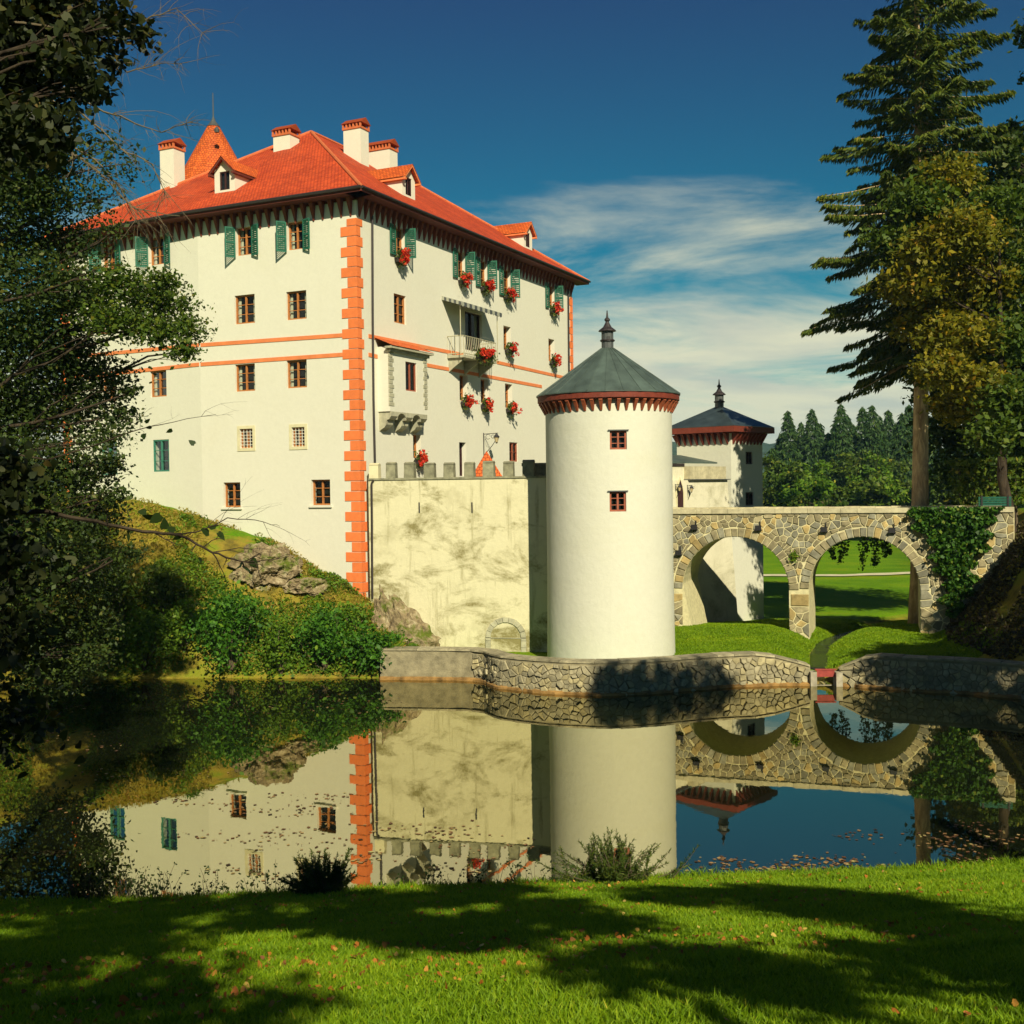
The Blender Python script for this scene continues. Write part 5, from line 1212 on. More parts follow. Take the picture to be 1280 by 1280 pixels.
SH = [(180, 842, 95, 75, 'leaf_bright', 2600, 'bright yellow-green shrub at the shady waterside corner of the castle bank'),
      (290, 842, 105, 105, 'leaf_blue', 4200, 'big dense blue-green shrub at the water in the middle of the bank'),
      (352, 845, 60, 70, 'leaf_bright', 1700, 'light green shrub between the two darker shrubs at the water'),
      (405, 842, 78, 82, 'leaf_blue', 2800, 'dark green shrub at the water below the long castle wing'),
      (462, 842, 72, 62, 'leaf_blue', 2600, 'low leafy shrub at the water where the stone wall begins'),
      (205, 775, 80, 70, 'leaf_mid', 2400, 'mid-green shrub halfway up the bank'),
      (150, 790, 70, 80, 'leaf_mid', 2200, 'mid-green shrub in the shade of the overhanging tree'),
      (232, 815, 70, 60, 'leaf_bright', 1800, 'small light green shrub low on the bank beside the blue-green one'),
      (440, 790, 60, 34, 'leaf_bright', 1100, 'low light green bush below the orange corner of the castle')]
for i, a in enumerate(SH): shrub(*a, 100+i)
def bank_cover():
    for nm, lb, x0, x1, y0, y1, n, mat, size, hh, seed in (('bank_ground_cover', 'leafy green ground cover on the castle bank', -30, -4.5, 54, 66, 60000, 'leaf_bright', .16, .34, 44), ('dry_bank_grass', 'dry yellow grass tufts high on the castle bank', -30, -5, 55, 66, 26000, 'drygrass', .20, .22, 45), ('shady_bank_litter', 'brown leaf litter and dark plants on the shady bank by the bridge', 14.5, 42, 43, 64, 80000, 'darklitter', .19, .24, 46)):
        r = np.random.default_rng(seed); X = r.uniform(x0, x1, n*3); Y = r.uniform(y0, y1, n*3); sd = pond_sd(X, Y); f = wob(X, Y, .9, seed)+.5*wob(X, Y, .35, seed+9)
        if mat == 'leaf_bright': keep = (sd > .05) & (sd < 9) & (f+.35*r.random(n*3)+.5*(3.2-sd)/3.2 > .1)
        elif mat == 'drygrass': keep = (sd > 2) & (sd < 10) & (f > -.25)
        else: keep = (sd > .9) & (ground_z(X, Y) > 1.25) & (f > -.45)
        X, Y = X[keep][:n], Y[keep][:n]; m = len(X)
        C = np.stack([X, Y, ground_z(X, Y)+.02+hh*r.random(m)**2*(1+.8*wob(X, Y, .5, seed+3))], 1); V, Fq = leaves(C, size, r, .5 if mat == 'drygrass' else 1.0, .25 if mat == 'drygrass' else .5)
        o = mk(nm, V, Fq, M[mat], None, False, np.clip(r.normal(.5, .28, m)+.2*wob(X, Y, 1.2, seed+5), 0, 1)); tag(o, lb, 'ground cover', kind='stuff')
bank_cover()

# ------------------------------------------------------------------ ivy
def ivy_on_bridge():
    base = PB.P(PB.hit(1190, 780)[0], PB.hit(1190, 780)[1], .1); t = thing('ivy', base, 'thick green ivy hanging over the bank end of the stone bridge', 'ivy'); r = np.random.default_rng(61)
    n = 7200; px = r.uniform(1125, 1255, n*5); py = r.uniform(634, 785, n*5); lo = np.interp(py, [634, 640, 660, 700, 740, 785], [1130, 1137, 1150, 1172, 1180, 1190]); hi = np.interp(py, [634, 640, 660, 700, 740, 785], [1246, 1246, 1240, 1222, 1212, 1198]); e = 6*np.sin(py*.35)+5*np.sin(py*.13+1)
    k = (px > lo+e) & (px < hi+e); px, py = px[k][:n], py[k][:n]; C = []
    for x, y in zip(px, py): u, z = PB.hit(float(x), float(y), .12); C.append(PB.P(u, z, .10+.32*abs(r.normal())*(.5+.5*math.sin(x*.21+y*.13)**2)))
    C = np.array([tuple(c) for c in C]); V, Fq = leaves(C, .17, r, .2, .85); mk('foliage', V, Fq, M['ivy'], t, False, np.clip(r.normal(.45, .27, len(C)), 0, 1)); mb = MB()
    for i in range(14):
        x = r.uniform(1150, 1225); pts = [PB.P(*PB.hit(1192+(x-1192)*f+3*math.sin(f*9+i), 782-140*f, .06), .06) for f in np.linspace(0, 1, 7)]; mb.tube(pts, [.03*(1-.7*f) for f in np.linspace(0, 1, 7)], 5)
    mb.build('stems', M['bark'], t)
    # strands hanging through the arch from the far parapet
    c, zs, R_ = ARCH[1]
    t2 = thing('hanging_ivy', PB.P(c, zs+R_-.1, -BW-.2), 'dark ivy strands dangling inside the arch by the stream', 'ivy'); C = []; mb = MB()
    for i, (px, y0, y1) in enumerate(((1050, 676, 705), (1056, 672, 694), (1078, 666, 712), (1083, 666, 690), (1092, 668, 708), (1096, 668, 706), (1105, 672, 698), (1110, 676, 692), (1041, 686, 700))):
        a = PB.P(*PB.hit(px, y0-16, -BW-.2), -BW-.2); b = PB.P(*PB.hit(px, y1, -BW-.2), -BW-.2); pts = limb(mb, a, b, .02, .008, 900+i, .05, 5, 4)
        m = 150; f = r.random(m); A = np.array(a); B = np.array(b); C.append(A+(B-A)*f[:, None]+r.normal(size=(m, 3))*np.array([.16, .16, .08])*(1.25-f[:, None]*.7))
    C = np.concatenate(C); V, Fq = leaves(C, .15, r, .2, .8); mk('foliage', V, Fq, M['ivy'], t2, False, np.clip(r.normal(.35, .2, len(C)), 0, 1)); mb.build('stems', M['bark'], t2)
    # a weed in the masonry between the arches
    u, z = PB.hit(991, 697, .1); q = PB.P(u, z, .1); t3 = thing('wall_weed', q, 'bright weed sprouting from the bridge masonry between the arches', 'plant'); m = 160; C = np.array(q)+r.normal(size=(m, 3))*np.array([.14, .08, .15])+np.array([.03, -.05, .05]); V, Fq = leaves(C, .13, r, .6); mk('foliage', V, Fq, M['leaf_bright'], t3, False, r.random(m)); mb = MB()
    for i in range(5): limb(mb, q, q+Vector((r.normal()*.15, -.1, .2*r.random())), .012, .005, 40+i, .1, 3, 4)
    mb.build('stems', M['bark'], t3)
ivy_on_bridge()

# ------------------------------------------------------------------ trees on the right bank
def px_clump(px, py, d, rpx, fl, n, mi): q = at_depth(px, py, d); return (q.x, q.y, q.z, rpx*d/F_PX, fl, n, mi)
def on_ground(px, d): q = at_depth(px, 640, d); return Vector((q.x, d, gz(q.x, d)))
b = on_ground(1151, 67.0)
spruce('tall_spruce', 'very tall old spruce with a thick pale bare trunk behind the bridge', b, 43, 5.6, .35, 5, 40, 10, 400, .46, 'needle', None, .60, lambda g: (min(1.05, .70+g*2.2) if g < .22 else (1.05-(g-.22)*.72)))
def right_trees():
    r = random.Random(12)
    # yellowing maple in front of the spruce
    cl = []
    for px, py, rp, n, mi in ((1150, 250, 36, 900, 0), (1190, 225, 34, 800, 1), (1120, 300, 34, 800, 0), (1165, 310, 40, 1100, 1), (1210, 290, 42, 1200, 1), (1255, 265, 40, 1000, 0), (1140, 355, 36, 1000, 1), (1185, 365, 42, 1300, 1), (1235, 350, 42, 1200, 1), (1160, 410, 34, 1000, 1), (1205, 420, 40, 1200, 1), (1260, 420, 44, 1200, 0), (1178, 462, 30, 800, 1), (1220, 480, 36, 1000, 1), (1265, 500, 40, 1000, 0), (1195, 510, 26, 600, 1), (1240, 545, 34, 700, 0), (1275, 340, 40, 1000, 0)):
        cl.append(px_clump(px, py, 61.5+r.uniform(-2.5, 2.5), rp, .62, int(n*1.7), mi))
    bb = on_ground(1262, 62.0); broadleaf('maple', 'maple with yellowing leaves hanging in front of the tall spruce', 'tree', bb, (bb.x-.6, bb.y-.5, 23), .36, cl, .27, ['leaf_mid', 'leaf_yellow'], 21, None, 1.25, 0, 'darkbark', .8, .30)
    cl = []
    for px, py, rp, n, mi in ((1255, 190, 26, 700, 0), (1275, 215, 34, 900, 0), (1240, 245, 34, 800, 0), (1290, 280, 50, 1300, 0), (1300, 360, 60, 1500, 0), (1275, 430, 46, 1100, 1), (1310, 480, 60, 1300, 0), (1280, 540, 44, 1000, 0), (1330, 250, 60, 1400, 0), (1330, 420, 60, 1400, 0), (1340, 560, 60, 1200, 0), (1262, 165, 16, 300, 0), (1295, 40, 26, 420, 0), (1300, 90, 16, 120, 0), (1225, 300, 44, 900, 0), (1250, 330, 50, 1100, 0), (1230, 400, 50, 1000, 0), (1250, 470, 50, 1000, 0), (1220, 250, 34, 600, 0), (1205, 340, 40, 700, 0), (1200, 450, 40, 700, 0)):
        cl.append(px_clump(px, py, 71+r.uniform(-3, 3), rp, .7, int(n*1.5), mi))
    bb = on_ground(1345, 72.0); broadleaf('broadleaf_tree', 'tall dark green broadleaf tree at the edge of the shady bank', 'tree', bb, (bb.x, bb.y, 24), .42, cl, .34, ['leaf_mid2', 'leaf_mid'], 22, None, 1.5, 0, 'darkbark', .8, .3)
    cl = []
    for px, py, rp, n in ((1190, 540, 40, 900), (1230, 520, 45, 900), (1265, 550, 45, 900), (1205, 585, 34, 700), (1240, 480, 50, 900), (1180, 500, 34, 700), (1270, 470, 50, 900), (1300, 520, 60, 900)): cl.append(px_clump(px, py, 78+r.uniform(-3, 3), rp, .8, n, 0))
    bb = on_ground(1232, 79.0); broadleaf('broadleaf_tree', 'dense dark tree in the shade behind the tall spruce trunk', 'tree', bb, (bb.x, bb.y, 17), .35, cl, .36, ['leaf_mid2', 'leaf_mid'], 23, None, 1.8, 0, 'darkbark', .8, .32)
right_trees()
def hedge():
    a = on_ground(1195, 66.0); r = np.random.default_rng(31); bx = at_depth(1200, 640, 64).x; ex = bx+7; z0 = 6.5; zt = at_depth(1230, 577, 65).z; t = thing('hedge', (bx+3, 65.2, gz(bx+3, 65.2)), 'clipped green hedge on stems by the bridge end', 'hedge'); n = 7000
    C = np.stack([r.uniform(bx, ex, n), 65+r.normal(size=n)*.6, r.uniform(7.6, zt, n)], 1); top = r.random(n) < .3; C[top, 2] = zt+r.normal(size=top.sum())*.07; V, Fq = leaves(C, .24, r, .6); mk('foliage', V, Fq, M['leaf_mid'], t, False, np.clip(r.normal(.5, .25, n), 0, 1)); mb = MB()
    for i in range(9): x = bx+.4+i*.8; mb.tube([(x, 65, z0-.3), (x+.1*math.sin(i), 65.05, zt-.4)], .07, 6)
    mb.build('stems', M['bark'], t)
hedge()
def bench():
    q = PB.hit(1243.5, 640, -.8); p = PB.P(q[0], 0, -.75); z = gz(p.x, p.y); d = p.y; zt = at_depth(1243, 629, d).z; zb = BZT-.05; w = 38*d/F_PX/2; t = thing('bench', (p.x, p.y, zb), 'green slatted bench standing at the end of the bridge', 'bench')
    pl = Plane((p.x, p.y), BD, BN)
    for i in range(4): z_ = zb+.36+i*.125; MB().fbox(pl, -w, w, z_, z_+.10, .0, .04).build('back_slat', M['bench'], t)
    for i in range(3): MB().fbox(pl, -w, w, zb+.30, zb+.335, -.2-.14*i, -.08-.14*i).build('seat_slat', M['bench'], t)
    for s in (-.8, .8):
        MB().fbox(pl, s*w-.04, s*w+.04, zb, zb+.9, .041, .09).build('leg', M['iron'], t); MB().fbox(pl, s*w-.04, s*w+.04, zb, zb+.30, -.5, -.44).build('leg', M['iron'], t)
bench()

# ------------------------------------------------------------------ far trees and hills
def far_trees():
    tops = [(966, 560, 120), (986, 513, 148), (1002, 528, 155), (1016, 511, 150), (1036, 540, 140), (1052, 505, 138), (1067, 530, 150), (1079, 508, 145), (1091, 506, 140), (1111, 512, 150), (1128, 516, 138), (1104, 540, 128), (1166, 520, 120), (1190, 530, 118), (1215, 520, 125), (1245, 525, 120), (1275, 520, 122), (1148, 500, 150), (1305, 515, 130), (975, 545, 150), (1026, 530, 160), (1044, 528, 158), (1060, 518, 160), (1100, 520, 160), (1120, 528, 155), (1137, 505, 150)]
    who = ['by the square tower', 'left-most of the close pair beyond the meadow']
    ORD = ['first', 'second', 'third', 'fourth', 'fifth', 'sixth', 'seventh', 'eighth', 'ninth', 'tenth', 'eleventh', 'twelfth', 'thirteenth', 'fourteenth', 'fifteenth', 'sixteenth', 'seventeenth', 'eighteenth', 'nineteenth', 'twentieth']
    lt = sorted(p[0] for p in tops if p[0] < 1147); rt = sorted(p[0] for p in tops if p[0] >= 1147)
    for i, (px, py, d) in enumerate(tops):
        d *= 1.7; lb = '%s dark spruce from the square tower in the row beyond the meadow' % ORD[lt.index(px)] if px < 1147 else '%s far spruce past the tall pale trunk, going away from the castle' % ORD[rt.index(px)]
        b = on_ground(px, d); h = at_depth(px, py, d).z-b.z; spruce('spruce', lb, b, h, h*.235, .05, 300+i, 46, 10, 44, 1.15, 'needle_far', 'spruces beyond the meadow', h*.011, None, 0, 'bark', 6)
    r = random.Random(3); bl = [(966, 574, 108, 40), (1000, 582, 106, 46), (1030, 598, 102, 40), (1058, 566, 118, 40), (1084, 592, 106, 42), (1112, 572, 116, 46), (1182, 590, 100, 46), (1216, 585, 104, 46), (952, 604, 118, 34), (1256, 580, 100, 46), (1128, 600, 104, 36), (1295, 580, 100, 46), (860, 578, 130, 40)]
    xs = sorted(q[0] for q in bl)
    for i, (px, py, d, w) in enumerate(bl):
        d *= 1.75; lb = '%s green round tree from the round tower along the meadow edge' % ORD[xs.index(px)]
        b = on_ground(px, d); zt = at_depth(px, py, d).z; R_ = w*d/F_PX; cl = []
        for k in range(18):
            a = r.random()*6.28; f = r.random()**.6; z = b.z+1+(zt-b.z-1)*r.uniform(.12, 1); cl.append((b.x+math.cos(a)*R_*f*.8, b.y+math.sin(a)*R_*f*.8, z-R_*.15, R_*.42, .8, 330, r.choice((0, 0, 1))))
        broadleaf('broadleaf_tree', lb, 'tree', b, (b.x, b.y, (b.z+zt)/2+1), .22, cl, .62, ['leaf_bright' if i % 3 else 'leaf_mid', 'leaf_mid'], 400+i, 'green trees along the meadow edge')
far_trees()
def far_ridge():
    n = 90; V = []; Fc = []; r = np.random.default_rng(8); xs = np.linspace(-900, 1500, n)
    for i, x in enumerate(xs):
        h = 58+10*math.sin(x*.006+1)+5*math.sin(x*.021)+3*math.sin(x*.05)
        for j, (dy, k) in enumerate(((0, 0), (180, .45), (360, .85), (520, 1.0), (900, .6))): V.append((x, 900+dy, -3+h*k*(1+.05*r.normal())))
    for i in range(n-1):
        for j in range(4): Fc.append((i*5+j, (i+1)*5+j, (i+1)*5+j+1, i*5+j+1))
    m = simple('far_forest', (0.035, 0.065, 0.03), .95, .5, .03, .0); o = mk('hills', V, Fc, m, None, True); tag(o, kind='structure')
far_ridge()

# ------------------------------------------------------------------ the tree that overhangs from the left
def left_trees():
    r = random.Random(77)
    # big tree on the left shore, fine dark leaves
    cl = []
    def add(pts, d, n, mi, fl=.75):
        for px, py, rp in pts: cl.append(px_clump(px, py, d+r.uniform(-2.5, 2.5), rp, fl, int(n*(rp/40)**1.6), mi))
    add([(20, 300, 46), (60, 350, 44), (30, 400, 55), (75, 300, 34), (100, 370, 40), (50, 450, 55), (20, 520, 55), (75, 520, 48), (40, 590, 55), (90, 450, 40), (100, 590, 36), (20, 660, 55), (70, 660, 50), (110, 640, 34), (40, 730, 55), (95, 720, 44), (20, 800, 50), (70, 800, 46), (-30, 350, 55), (-30, 480, 60), (-30, 600, 60), (-30, 720, 60), (-20, 200, 60), (20, 240, 40), (60, 240, 30), (20, 150, 50), (55, 190, 34), (110, 780, 28), (115, 820, 22), (60, 840, 34)], 40, 1500, 0)
    add([(150, 350, 26), (185, 365, 26), (215, 380, 26), (235, 410, 22), (228, 440, 16), (175, 400, 26), (140, 400, 28), (205, 350, 16), (200, 415, 22)], 39, 1250, 1, .6)
    add([(140, 470, 26), (150, 520, 22), (130, 550, 22), (165, 490, 12), (120, 500, 28), (145, 580, 16), (140, 620, 18), (120, 660, 22), (160, 690, 16)], 39, 760, 0, .7)
    add([(125, 250, 30), (155, 205, 28), (110, 285, 28), (95, 215, 28), (140, 290, 18), (120, 180, 24)], 38, 260, 0, .8)
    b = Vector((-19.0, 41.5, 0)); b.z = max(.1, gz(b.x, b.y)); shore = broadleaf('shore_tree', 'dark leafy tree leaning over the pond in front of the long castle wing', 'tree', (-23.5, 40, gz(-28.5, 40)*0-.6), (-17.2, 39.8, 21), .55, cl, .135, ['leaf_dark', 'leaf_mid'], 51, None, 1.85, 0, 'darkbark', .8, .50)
    # nearer tree with large heart shaped leaves
    cl = []
    def add2(pts, d, n):
        for px, py, rp in pts: cl.append(px_clump(px, py, d+r.uniform(-1.2, 1.2), rp, .8, int(n*(rp/40)**1.5), 0))
    add2([(10, 20, 60), (60, 30, 46), (25, 90, 56), (-40, 60, 70), (-40, 160, 70), (15, 170, 50), (50, -30, 60)], 16, 560)
    add2([(95, 70, 34), (120, 30, 34), (85, 115, 32), (60, 150, 34), (115, -10, 40)], 16, 330)
    add2([(140, 80, 24), (165, 45, 24), (155, 15, 26), (120, 110, 24), (185, 45, 16)], 16, 150)
    add2([(-20, 600, 50), (-25, 700, 60), (-20, 800, 60), (-40, 900, 70)], 15, 500)
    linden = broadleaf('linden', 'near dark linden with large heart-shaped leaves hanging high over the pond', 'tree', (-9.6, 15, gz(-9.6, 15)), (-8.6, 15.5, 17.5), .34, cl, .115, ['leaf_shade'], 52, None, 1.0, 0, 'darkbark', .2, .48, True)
    return shore, linden
SHORE_TREE, LINDEN = left_trees()
def twig_branch(tree, anchor, pts, d, r0_, seed, mat, leaves_at=(), leafsize=.12, side=16):
    """a branch of a tree: it leaves the wood at anchor and then follows the traced line"""
    mb = MB(); rr = random.Random(seed); P_ = [at_depth(x, y, d) for x, y in pts]; fine = []
    for a, c in zip(P_, P_[1:]): fine += [a.lerp(c, k/4)+Vector((rr.uniform(-1, 1), rr.uniform(-1, 1), rr.uniform(-1, 1)))*.012*d/14 for k in range(4)]
    fine.append(P_[-1]); n = len(fine); mb.tube(fine, [r0_*(1-.85*i/n) for i in range(n)], 5)
    if anchor: limb(mb, anchor, fine[0], r0_*1.5, r0_, seed*5, .06, 6, 6)
    for i in range(side):
        k = rr.randint(n//4, n-2); a = fine[k]; dr = (fine[min(k+1, n-1)]-fine[k]).normalized(); ln = rr.uniform(.02, .055)*d*(1-.5*k/n); e = a+dr*ln*.75+Vector((rr.uniform(-1, 1), rr.uniform(-.8, .8), rr.uniform(-1, .9)))*ln*.85
        lp = limb(mb, a, e, r0_*.32, r0_*.08, seed*31+i, .16, 5, 4)
        for q in range(2):
            f = lp[rr.randint(1, 4)]; limb(mb, f, f+(e-a)*.3+Vector((rr.uniform(-1, 1), rr.uniform(-.6, .6), rr.uniform(-1, 1)))*ln*.4, r0_*.15, r0_*.05, seed*57+i*3+q, .15, 4, 3)
    t = mb.build('branch', M[mat], tree)
    if leaves_at:
        C = np.array([tuple(at_depth(x, y, d)) for x, y in leaves_at]); V, Fq = leaves6(C, leafsize, np.random.default_rng(seed), .1, .2); mk('foliage', V, Fq, M['leaf_dark'], t, False, np.full(len(C), .15))
ST, LT = (-17.6, 39.8, 19.5), (-8.7, 15.4, 15.5)
TW = [([(60, 150), (90, 190), (130, 220), (165, 260), (225, 270)], 38, .055, SHORE_TREE, ST), ([(80, 110), (120, 135), (160, 150), (200, 165), (245, 150)], 38, .04, SHORE_TREE, ST),
      ([(70, 170), (120, 200), (150, 235), (170, 270), (175, 285)], 38, .04, SHORE_TREE, ST), ([(50, 120), (100, 140), (150, 185), (190, 205), (210, 250)], 38, .048, SHORE_TREE, ST),
      ([(120, 60), (160, 90), (200, 80), (235, 78)], 16, .014, LINDEN, LT), ([(140, 40), (180, 25), (220, 10), (262, 50)], 16, .014, LINDEN, LT)]
for i, (pts, d, r_, tr, an) in enumerate(TW): twig_branch(tr, an, pts, d, r_, 60+i, 'twig', side=24)
twig_branch(LINDEN, (-9.4, 15.1, 8.6), [(-20, 640), (60, 640), (120, 652), (180, 664), (225, 668), (265, 690), (300, 702), (325, 702)], 15, .035, 71, 'darkbark', [(178, 640), (186, 647), (195, 648), (214, 662), (222, 672), (257, 664), (266, 658), (276, 670), (308, 712), (318, 704), (150, 690), (250, 700), (160, 672), (205, 655), (300, 708)], .15, 14)
twig_branch(LINDEN, None, [(222, 668), (250, 664), (285, 648), (330, 652), (350, 658)], 15, .012, 72, 'darkbark', (), .1, 6)
twig_branch(LINDEN, (-9.2, 15.2, 9.4), [(60, 575), (150, 545), (200, 530), (270, 518)], 16, .012, 73, 'darkbark', [(180, 545), (182, 520), (186, 534), (184, 526), (212, 539), (240, 553)], .085, 8)

# ------------------------------------------------------------------ park trees up the slope that shade the lawn
def shade_tree(x, y, h, R_, seed, label, cb=.35, n=16, lv=800):
    z = gz(x, y); r = random.Random(seed); cl = []
    for k in range(n):
        a = r.random()*6.28; f = r.random()**.5; cl.append((x+math.cos(a)*R_*f*.85, y+math.sin(a)*R_*f*.85, z+h*r.uniform(cb, 1.0), R_*.40, .6, lv, 0))
    broadleaf('park_tree', label, 'tree', (x, y, z), (x, y, z+h*.85), h*.02, cl, .34, ['leaf_mid'], seed)
shade_tree(15.6, 12.5, 24, 4.2, 501, 'tall high-crowned tree on the lawn slope across the pond from the tower', .55, 16)
shade_tree(9.5, -4.5, 9.5, 4.0, 502, 'low spreading tree at the top of the lawn, on the bridge side', .35, 15)
shade_tree(4.6, -4.5, 13, 3.4, 506, 'slim high-crowned tree at the top of the lawn between two broad trees', .62, 11)
shade_tree(-1.5, -8.5, 15, 4.4, 503, 'broad dense tree at the top of the lawn, on the castle side', .3, 20)
shade_tree(-13.0, 4.0, 22, 5.5, 504, 'tall broad tree on the lawn slope next to the linden', .4, 22)
shade_tree(24.0, 32.5, 15.5, 4.6, 505, 'tall tree on the side shore shading the dark wall and bank by the bridge', .25, 30)
shade_tree(30.5, 37.0, 12.5, 5.0, 507, 'tall tree on the side shore shading the steep bank by the bridge end', .25, 30)

# ------------------------------------------------------------------ foreground lawn
def blades(name, label, x, y, h0, w0, r):
    n = len(x); z = ground_z(x, y); sd = pond_sd(x, y); patch = wob(x, y, .7, 13); tuft = np.clip(wob(x, y, .22, 19)+.5*wob(x, y, .5, 20)-.35, 0, 1); h = h0*(1+.8*r.random(n))*(1+.35*patch+1.6*tuft)*(1+1.4*np.exp(-sd/.45)); a = r.random(n)*6.283; lean = r.normal(size=(n, 2))*.5*h[:, None]; w = w0*(1+.65*r.random(n))+.00022*y
    B = np.stack([x, y, z-.01], 1); D = np.stack([np.cos(a)*w, np.sin(a)*w, np.zeros(n)], 1); m1 = B + np.stack([lean[:, 0]*.35, lean[:, 1]*.35, h*.6], 1); tip = B + np.stack([lean[:, 0], lean[:, 1], h], 1)
    V = np.empty((n, 5, 3)); V[:, 0] = B-D; V[:, 1] = B+D; V[:, 2] = m1+D*.8; V[:, 3] = m1-D*.8; V[:, 4] = tip; V = V.reshape(-1, 3); i = np.arange(n)*5
    # quads with the tip as a second, degenerate-free triangle pair
    Fq = np.concatenate([np.stack([i, i+1, i+2, i+3], 1)]); T = np.stack([i+3, i+2, i+4], 1)
    me = bpy.data.meshes.new(name); me.vertices.add(len(V)); me.vertices.foreach_set('co', V.ravel().astype(np.float32)); me.loops.add(7*n); me.loops.foreach_set('vertex_index', np.concatenate([Fq.ravel(), T.ravel()]).astype(np.int32)); me.polygons.add(2*n); me.polygons.foreach_set('loop_start', np.concatenate([np.arange(n)*4, 4*n+np.arange(n)*3]).astype(np.int32)); me.update(calc_edges=True)
    at = np.clip(.42+.22*patch+r.normal(size=n)*.17, 0, 1); q = me.attributes.new('rnd', 'FLOAT', 'FACE'); q.data.foreach_set('value', np.concatenate([at, at]).astype(np.float32)); me.materials.append(M['grass'])
    o = bpy.data.objects.new(name, me); COL.objects.link(o); tag(o, label, 'grass', kind='stuff')
def lawn():
    r = np.random.default_rng(90); n = 430000; y = 7.8+19*(r.random(n*2)); x = r.uniform(-.62, .62, n*2)*(y+1.5); sd = pond_sd(x, y); dens = np.clip(1.35-(y-8)/30, .35, 1); k = (sd > .02) & (r.random(n*2) < dens); x, y = x[k][:n], y[k][:n]; n = len(x); z = ground_z(x, y)
    blades('lawn_grass', 'short bright green grass on the foreground lawn', x, y, .055, .0042, r)
    n = 11000; y = 8+17.5*r.random(n); x = r.uniform(-.5, .5, n)*(y+1); q = (wob(x, y, 1.3, 71)+.4*r.random(n) > .18) & (r.random(n) < .8-.02*y); x, y = x[q], y[q]; k = pond_sd(x, y) > .3; x, y = x[k], y[k]; C = np.stack([x, y, ground_z(x, y)+.05+.03*r.random(len(x))], 1); V, Fq = leaves6(C, .056, r, 1.2); o = mk('fallen_leaves', V, Fq, M['litter'], None, False, r.random(len(C))); tag(o, 'orange and brown fallen leaves scattered on the lawn', 'leaves', kind='stuff')
lawn()
def far_grass():
    r = np.random.default_rng(91); n = 260000; x = r.uniform(5.5, 25, n); y = 51+26*r.random(n)**1.3; k = (stream_dist(x, y) > .42) & (pond_sd(x, y) > .75) & (np.hypot(x-TC[0], y-TC[1]) > 3.15) & (ground_z(x, y) < 2.2) & (np.hypot(x-SC[0], y-SC[1]) > 3.1); blades('meadow_grass', 'bright mown grass between the round tower, the bridge and the stream', x[k], y[k], .06, .010, r)
far_grass()
def shore_weeds():
    r = np.random.default_rng(17); C = []; At = []; mb = MB()
    for i in range(150):
        px = r.choice([r.uniform(90, 200), r.uniform(80, 430), r.uniform(480, 700)], p=[.4, .4, .2]); x = at_z(px, 1120, .3).x; y = float(np.interp(x, [-11, 0, 11.8], [24.9, 25.8, 26.6]))-r.uniform(.05, .5); z = gz(x, y); h = r.uniform(.25, .75); b = Vector((x, y, z)); e = b+Vector((r.normal()*.12, r.normal()*.12, h)); limb(mb, b, e, .008, .004, 1000+i, .1, 4, 4)
        m = r.integers(5, 16); f = .35+.65*r.random(m); C.append(np.array(b)+(np.array(e)-np.array(b))*f[:, None]+r.normal(size=(m, 3))*.05)
    C = np.concatenate(C); V, Fq = leaves(C, .07, r, .3); V2 = np.array([tuple(v) for v in mb.V]); o = mk('shore_weeds', V, Fq, M['leaf_dark'], None, False, r.random(len(C))*.6); tag(o, 'dark weed stalks along the lawn edge of the pond', 'weeds', kind='stuff'); s = mb.build('stems', M['bark'], o)
shore_weeds()
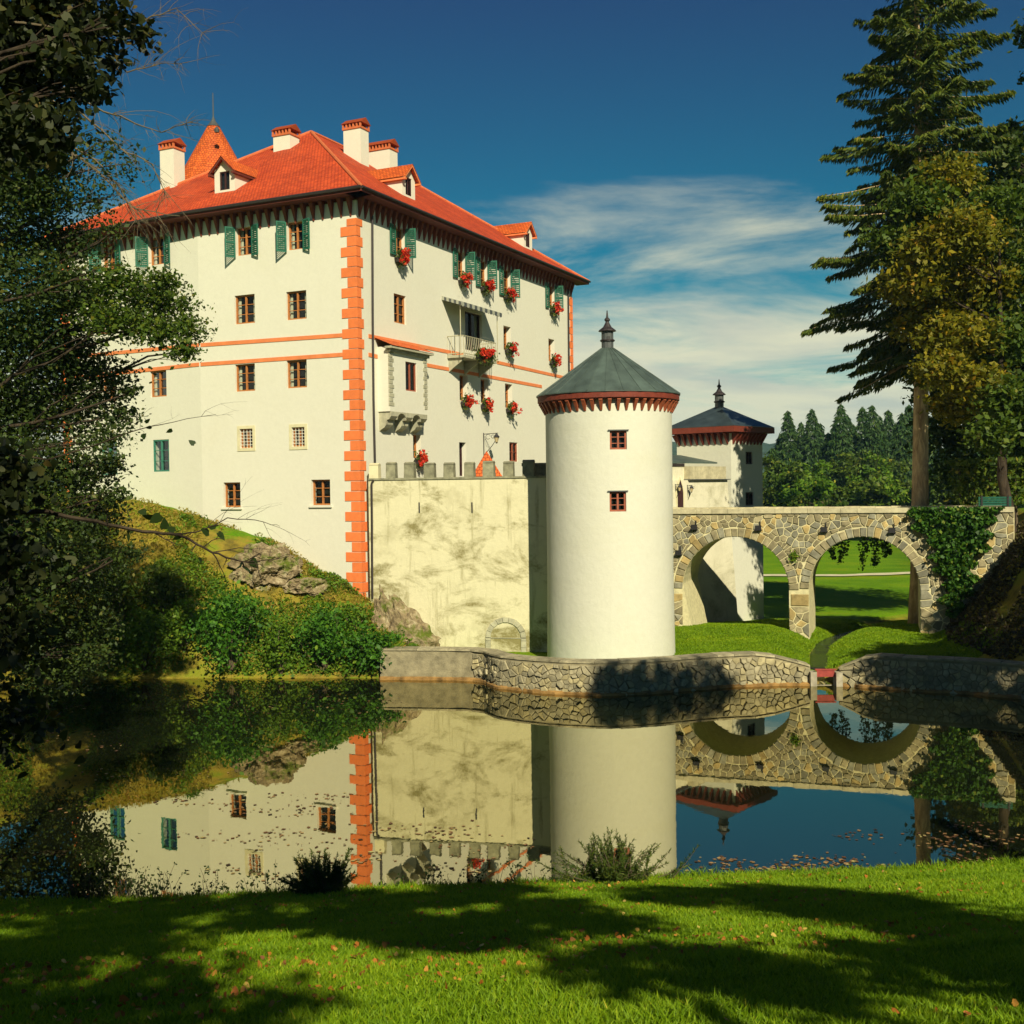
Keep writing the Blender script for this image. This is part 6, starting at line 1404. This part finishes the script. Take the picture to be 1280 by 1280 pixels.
def bush(px, py, wpx, hpx, seed, label):
    r = np.random.default_rng(seed); q = at_z(px, py, .25); y = min(q.y, 25.6); x = q.x*y/q.y; z = gz(x, y); w, h = wpx*y/F_PX, hpx*y/F_PX; t = thing('spruce_bush', (x, y, z), label, 'bush', 'little spruce bushes at the water edge'); mb = MB(); C = []; U = []; Vv = []
    for i in range(120):
        a = r.random()*6.28; el = r.uniform(.08, 1.45)**1.1; L_ = (w*.5*math.cos(el)+h*math.sin(el))*r.uniform(.65, 1.05); d = Vector((math.cos(a)*math.cos(el), math.sin(a)*math.cos(el)*.8, math.sin(el))); b = Vector((x+r.normal()*w*.17, y+r.normal()*.12, z)); p = limb(mb, b, b+d*L_, .014, .004, seed*50+i, .05, 5, 4)
        m = 80; f = .12+.88*r.random(m); P_ = np.array(b)+np.array(d)*L_*f[:, None]; ax = np.array(d)*.75+rand_unit(m, .1, r)*.8; ax /= np.linalg.norm(ax, axis=1, keepdims=True); s = .075*(1.2-.5*f[:, None]); C.append(P_+ax*s*.5); U.append(ax*s); wv = np.cross(ax, rand_unit(m, 0, r)); wv /= np.linalg.norm(wv, axis=1, keepdims=True); Vv.append(wv*s*.16)
    mb.build('stems', M['bark'], t); V, Fq = quads_from(np.concatenate(C), np.concatenate(U), np.concatenate(Vv)); mk('foliage', V, Fq, M['needle'], t, False, np.clip(r.normal(.35, .2, len(Fq)), 0, 1))
bush(765, 1104, 120, 50, 5, 'wide dark spruce bush at the water edge in front of the tower reflection'); bush(403, 1128, 62, 48, 6, 'small dark spruce bush at the water edge in front of the castle reflection')
def floating():
    r = np.random.default_rng(23); C = []
    for x0, x1, y0, y1, n in ((250, 440, 985, 1095, 260), (180, 300, 960, 1010, 60), (430, 600, 1030, 1090, 150), (880, 1075, 1068, 1098, 330), (1150, 1250, 1025, 1085, 200), (1040, 1090, 1036, 1046, 20), (300, 480, 868, 900, 70), (560, 700, 1020, 1090, 60), (60, 160, 880, 1010, 80), (850, 1200, 1080, 1094, 80)):
        for _ in range(max(2, n//14)):
            px, py = r.uniform(x0, x1), r.uniform(y0, y1)
            for k in range(14): q = at_z(px+r.normal()*16, py+r.normal()*4, .012); C.append((q.x, q.y, .012))
    C = np.array(C); C = C[pond_sd(C[:, 0], C[:, 1]) < -.15]; V, Fq = leaves(C, .10, r, 60, .75); o = mk('floating_leaves', V, Fq, M['floatleaf'], None, False, r.random(len(C))); tag(o, 'fallen leaves floating on the pond', 'leaves', kind='stuff')
    n = 260; u = r.random(n)*QL.L; P_ = [QL.P(a, .012, .25+abs(r.normal())*.3) for a in u]; C = np.array([tuple(p) for p in P_])
floating()

# ------------------------------------------------------------------ light haze that turns the far hills blue
def haze():
    m = bpy.data.materials.new('haze'); m.use_nodes = True; t = m.node_tree; t.nodes.clear(); o = N(t, 'ShaderNodeOutputMaterial'); v = N(t, 'ShaderNodeVolumePrincipled')
    v.inputs['Color'].default_value = (0.36, 0.68, 1.0, 1); v.inputs['Density'].default_value = 0.00012; v.inputs['Anisotropy'].default_value = 0.0; L(t, v.outputs[0], o.inputs['Volume'])
    h = MB().box(-2900, 2900, -2900, 2900, -4.5, 95).build('haze', m); tag(h, 'thin blue haze in the air before the far hills', 'haze', kind='stuff')
haze()
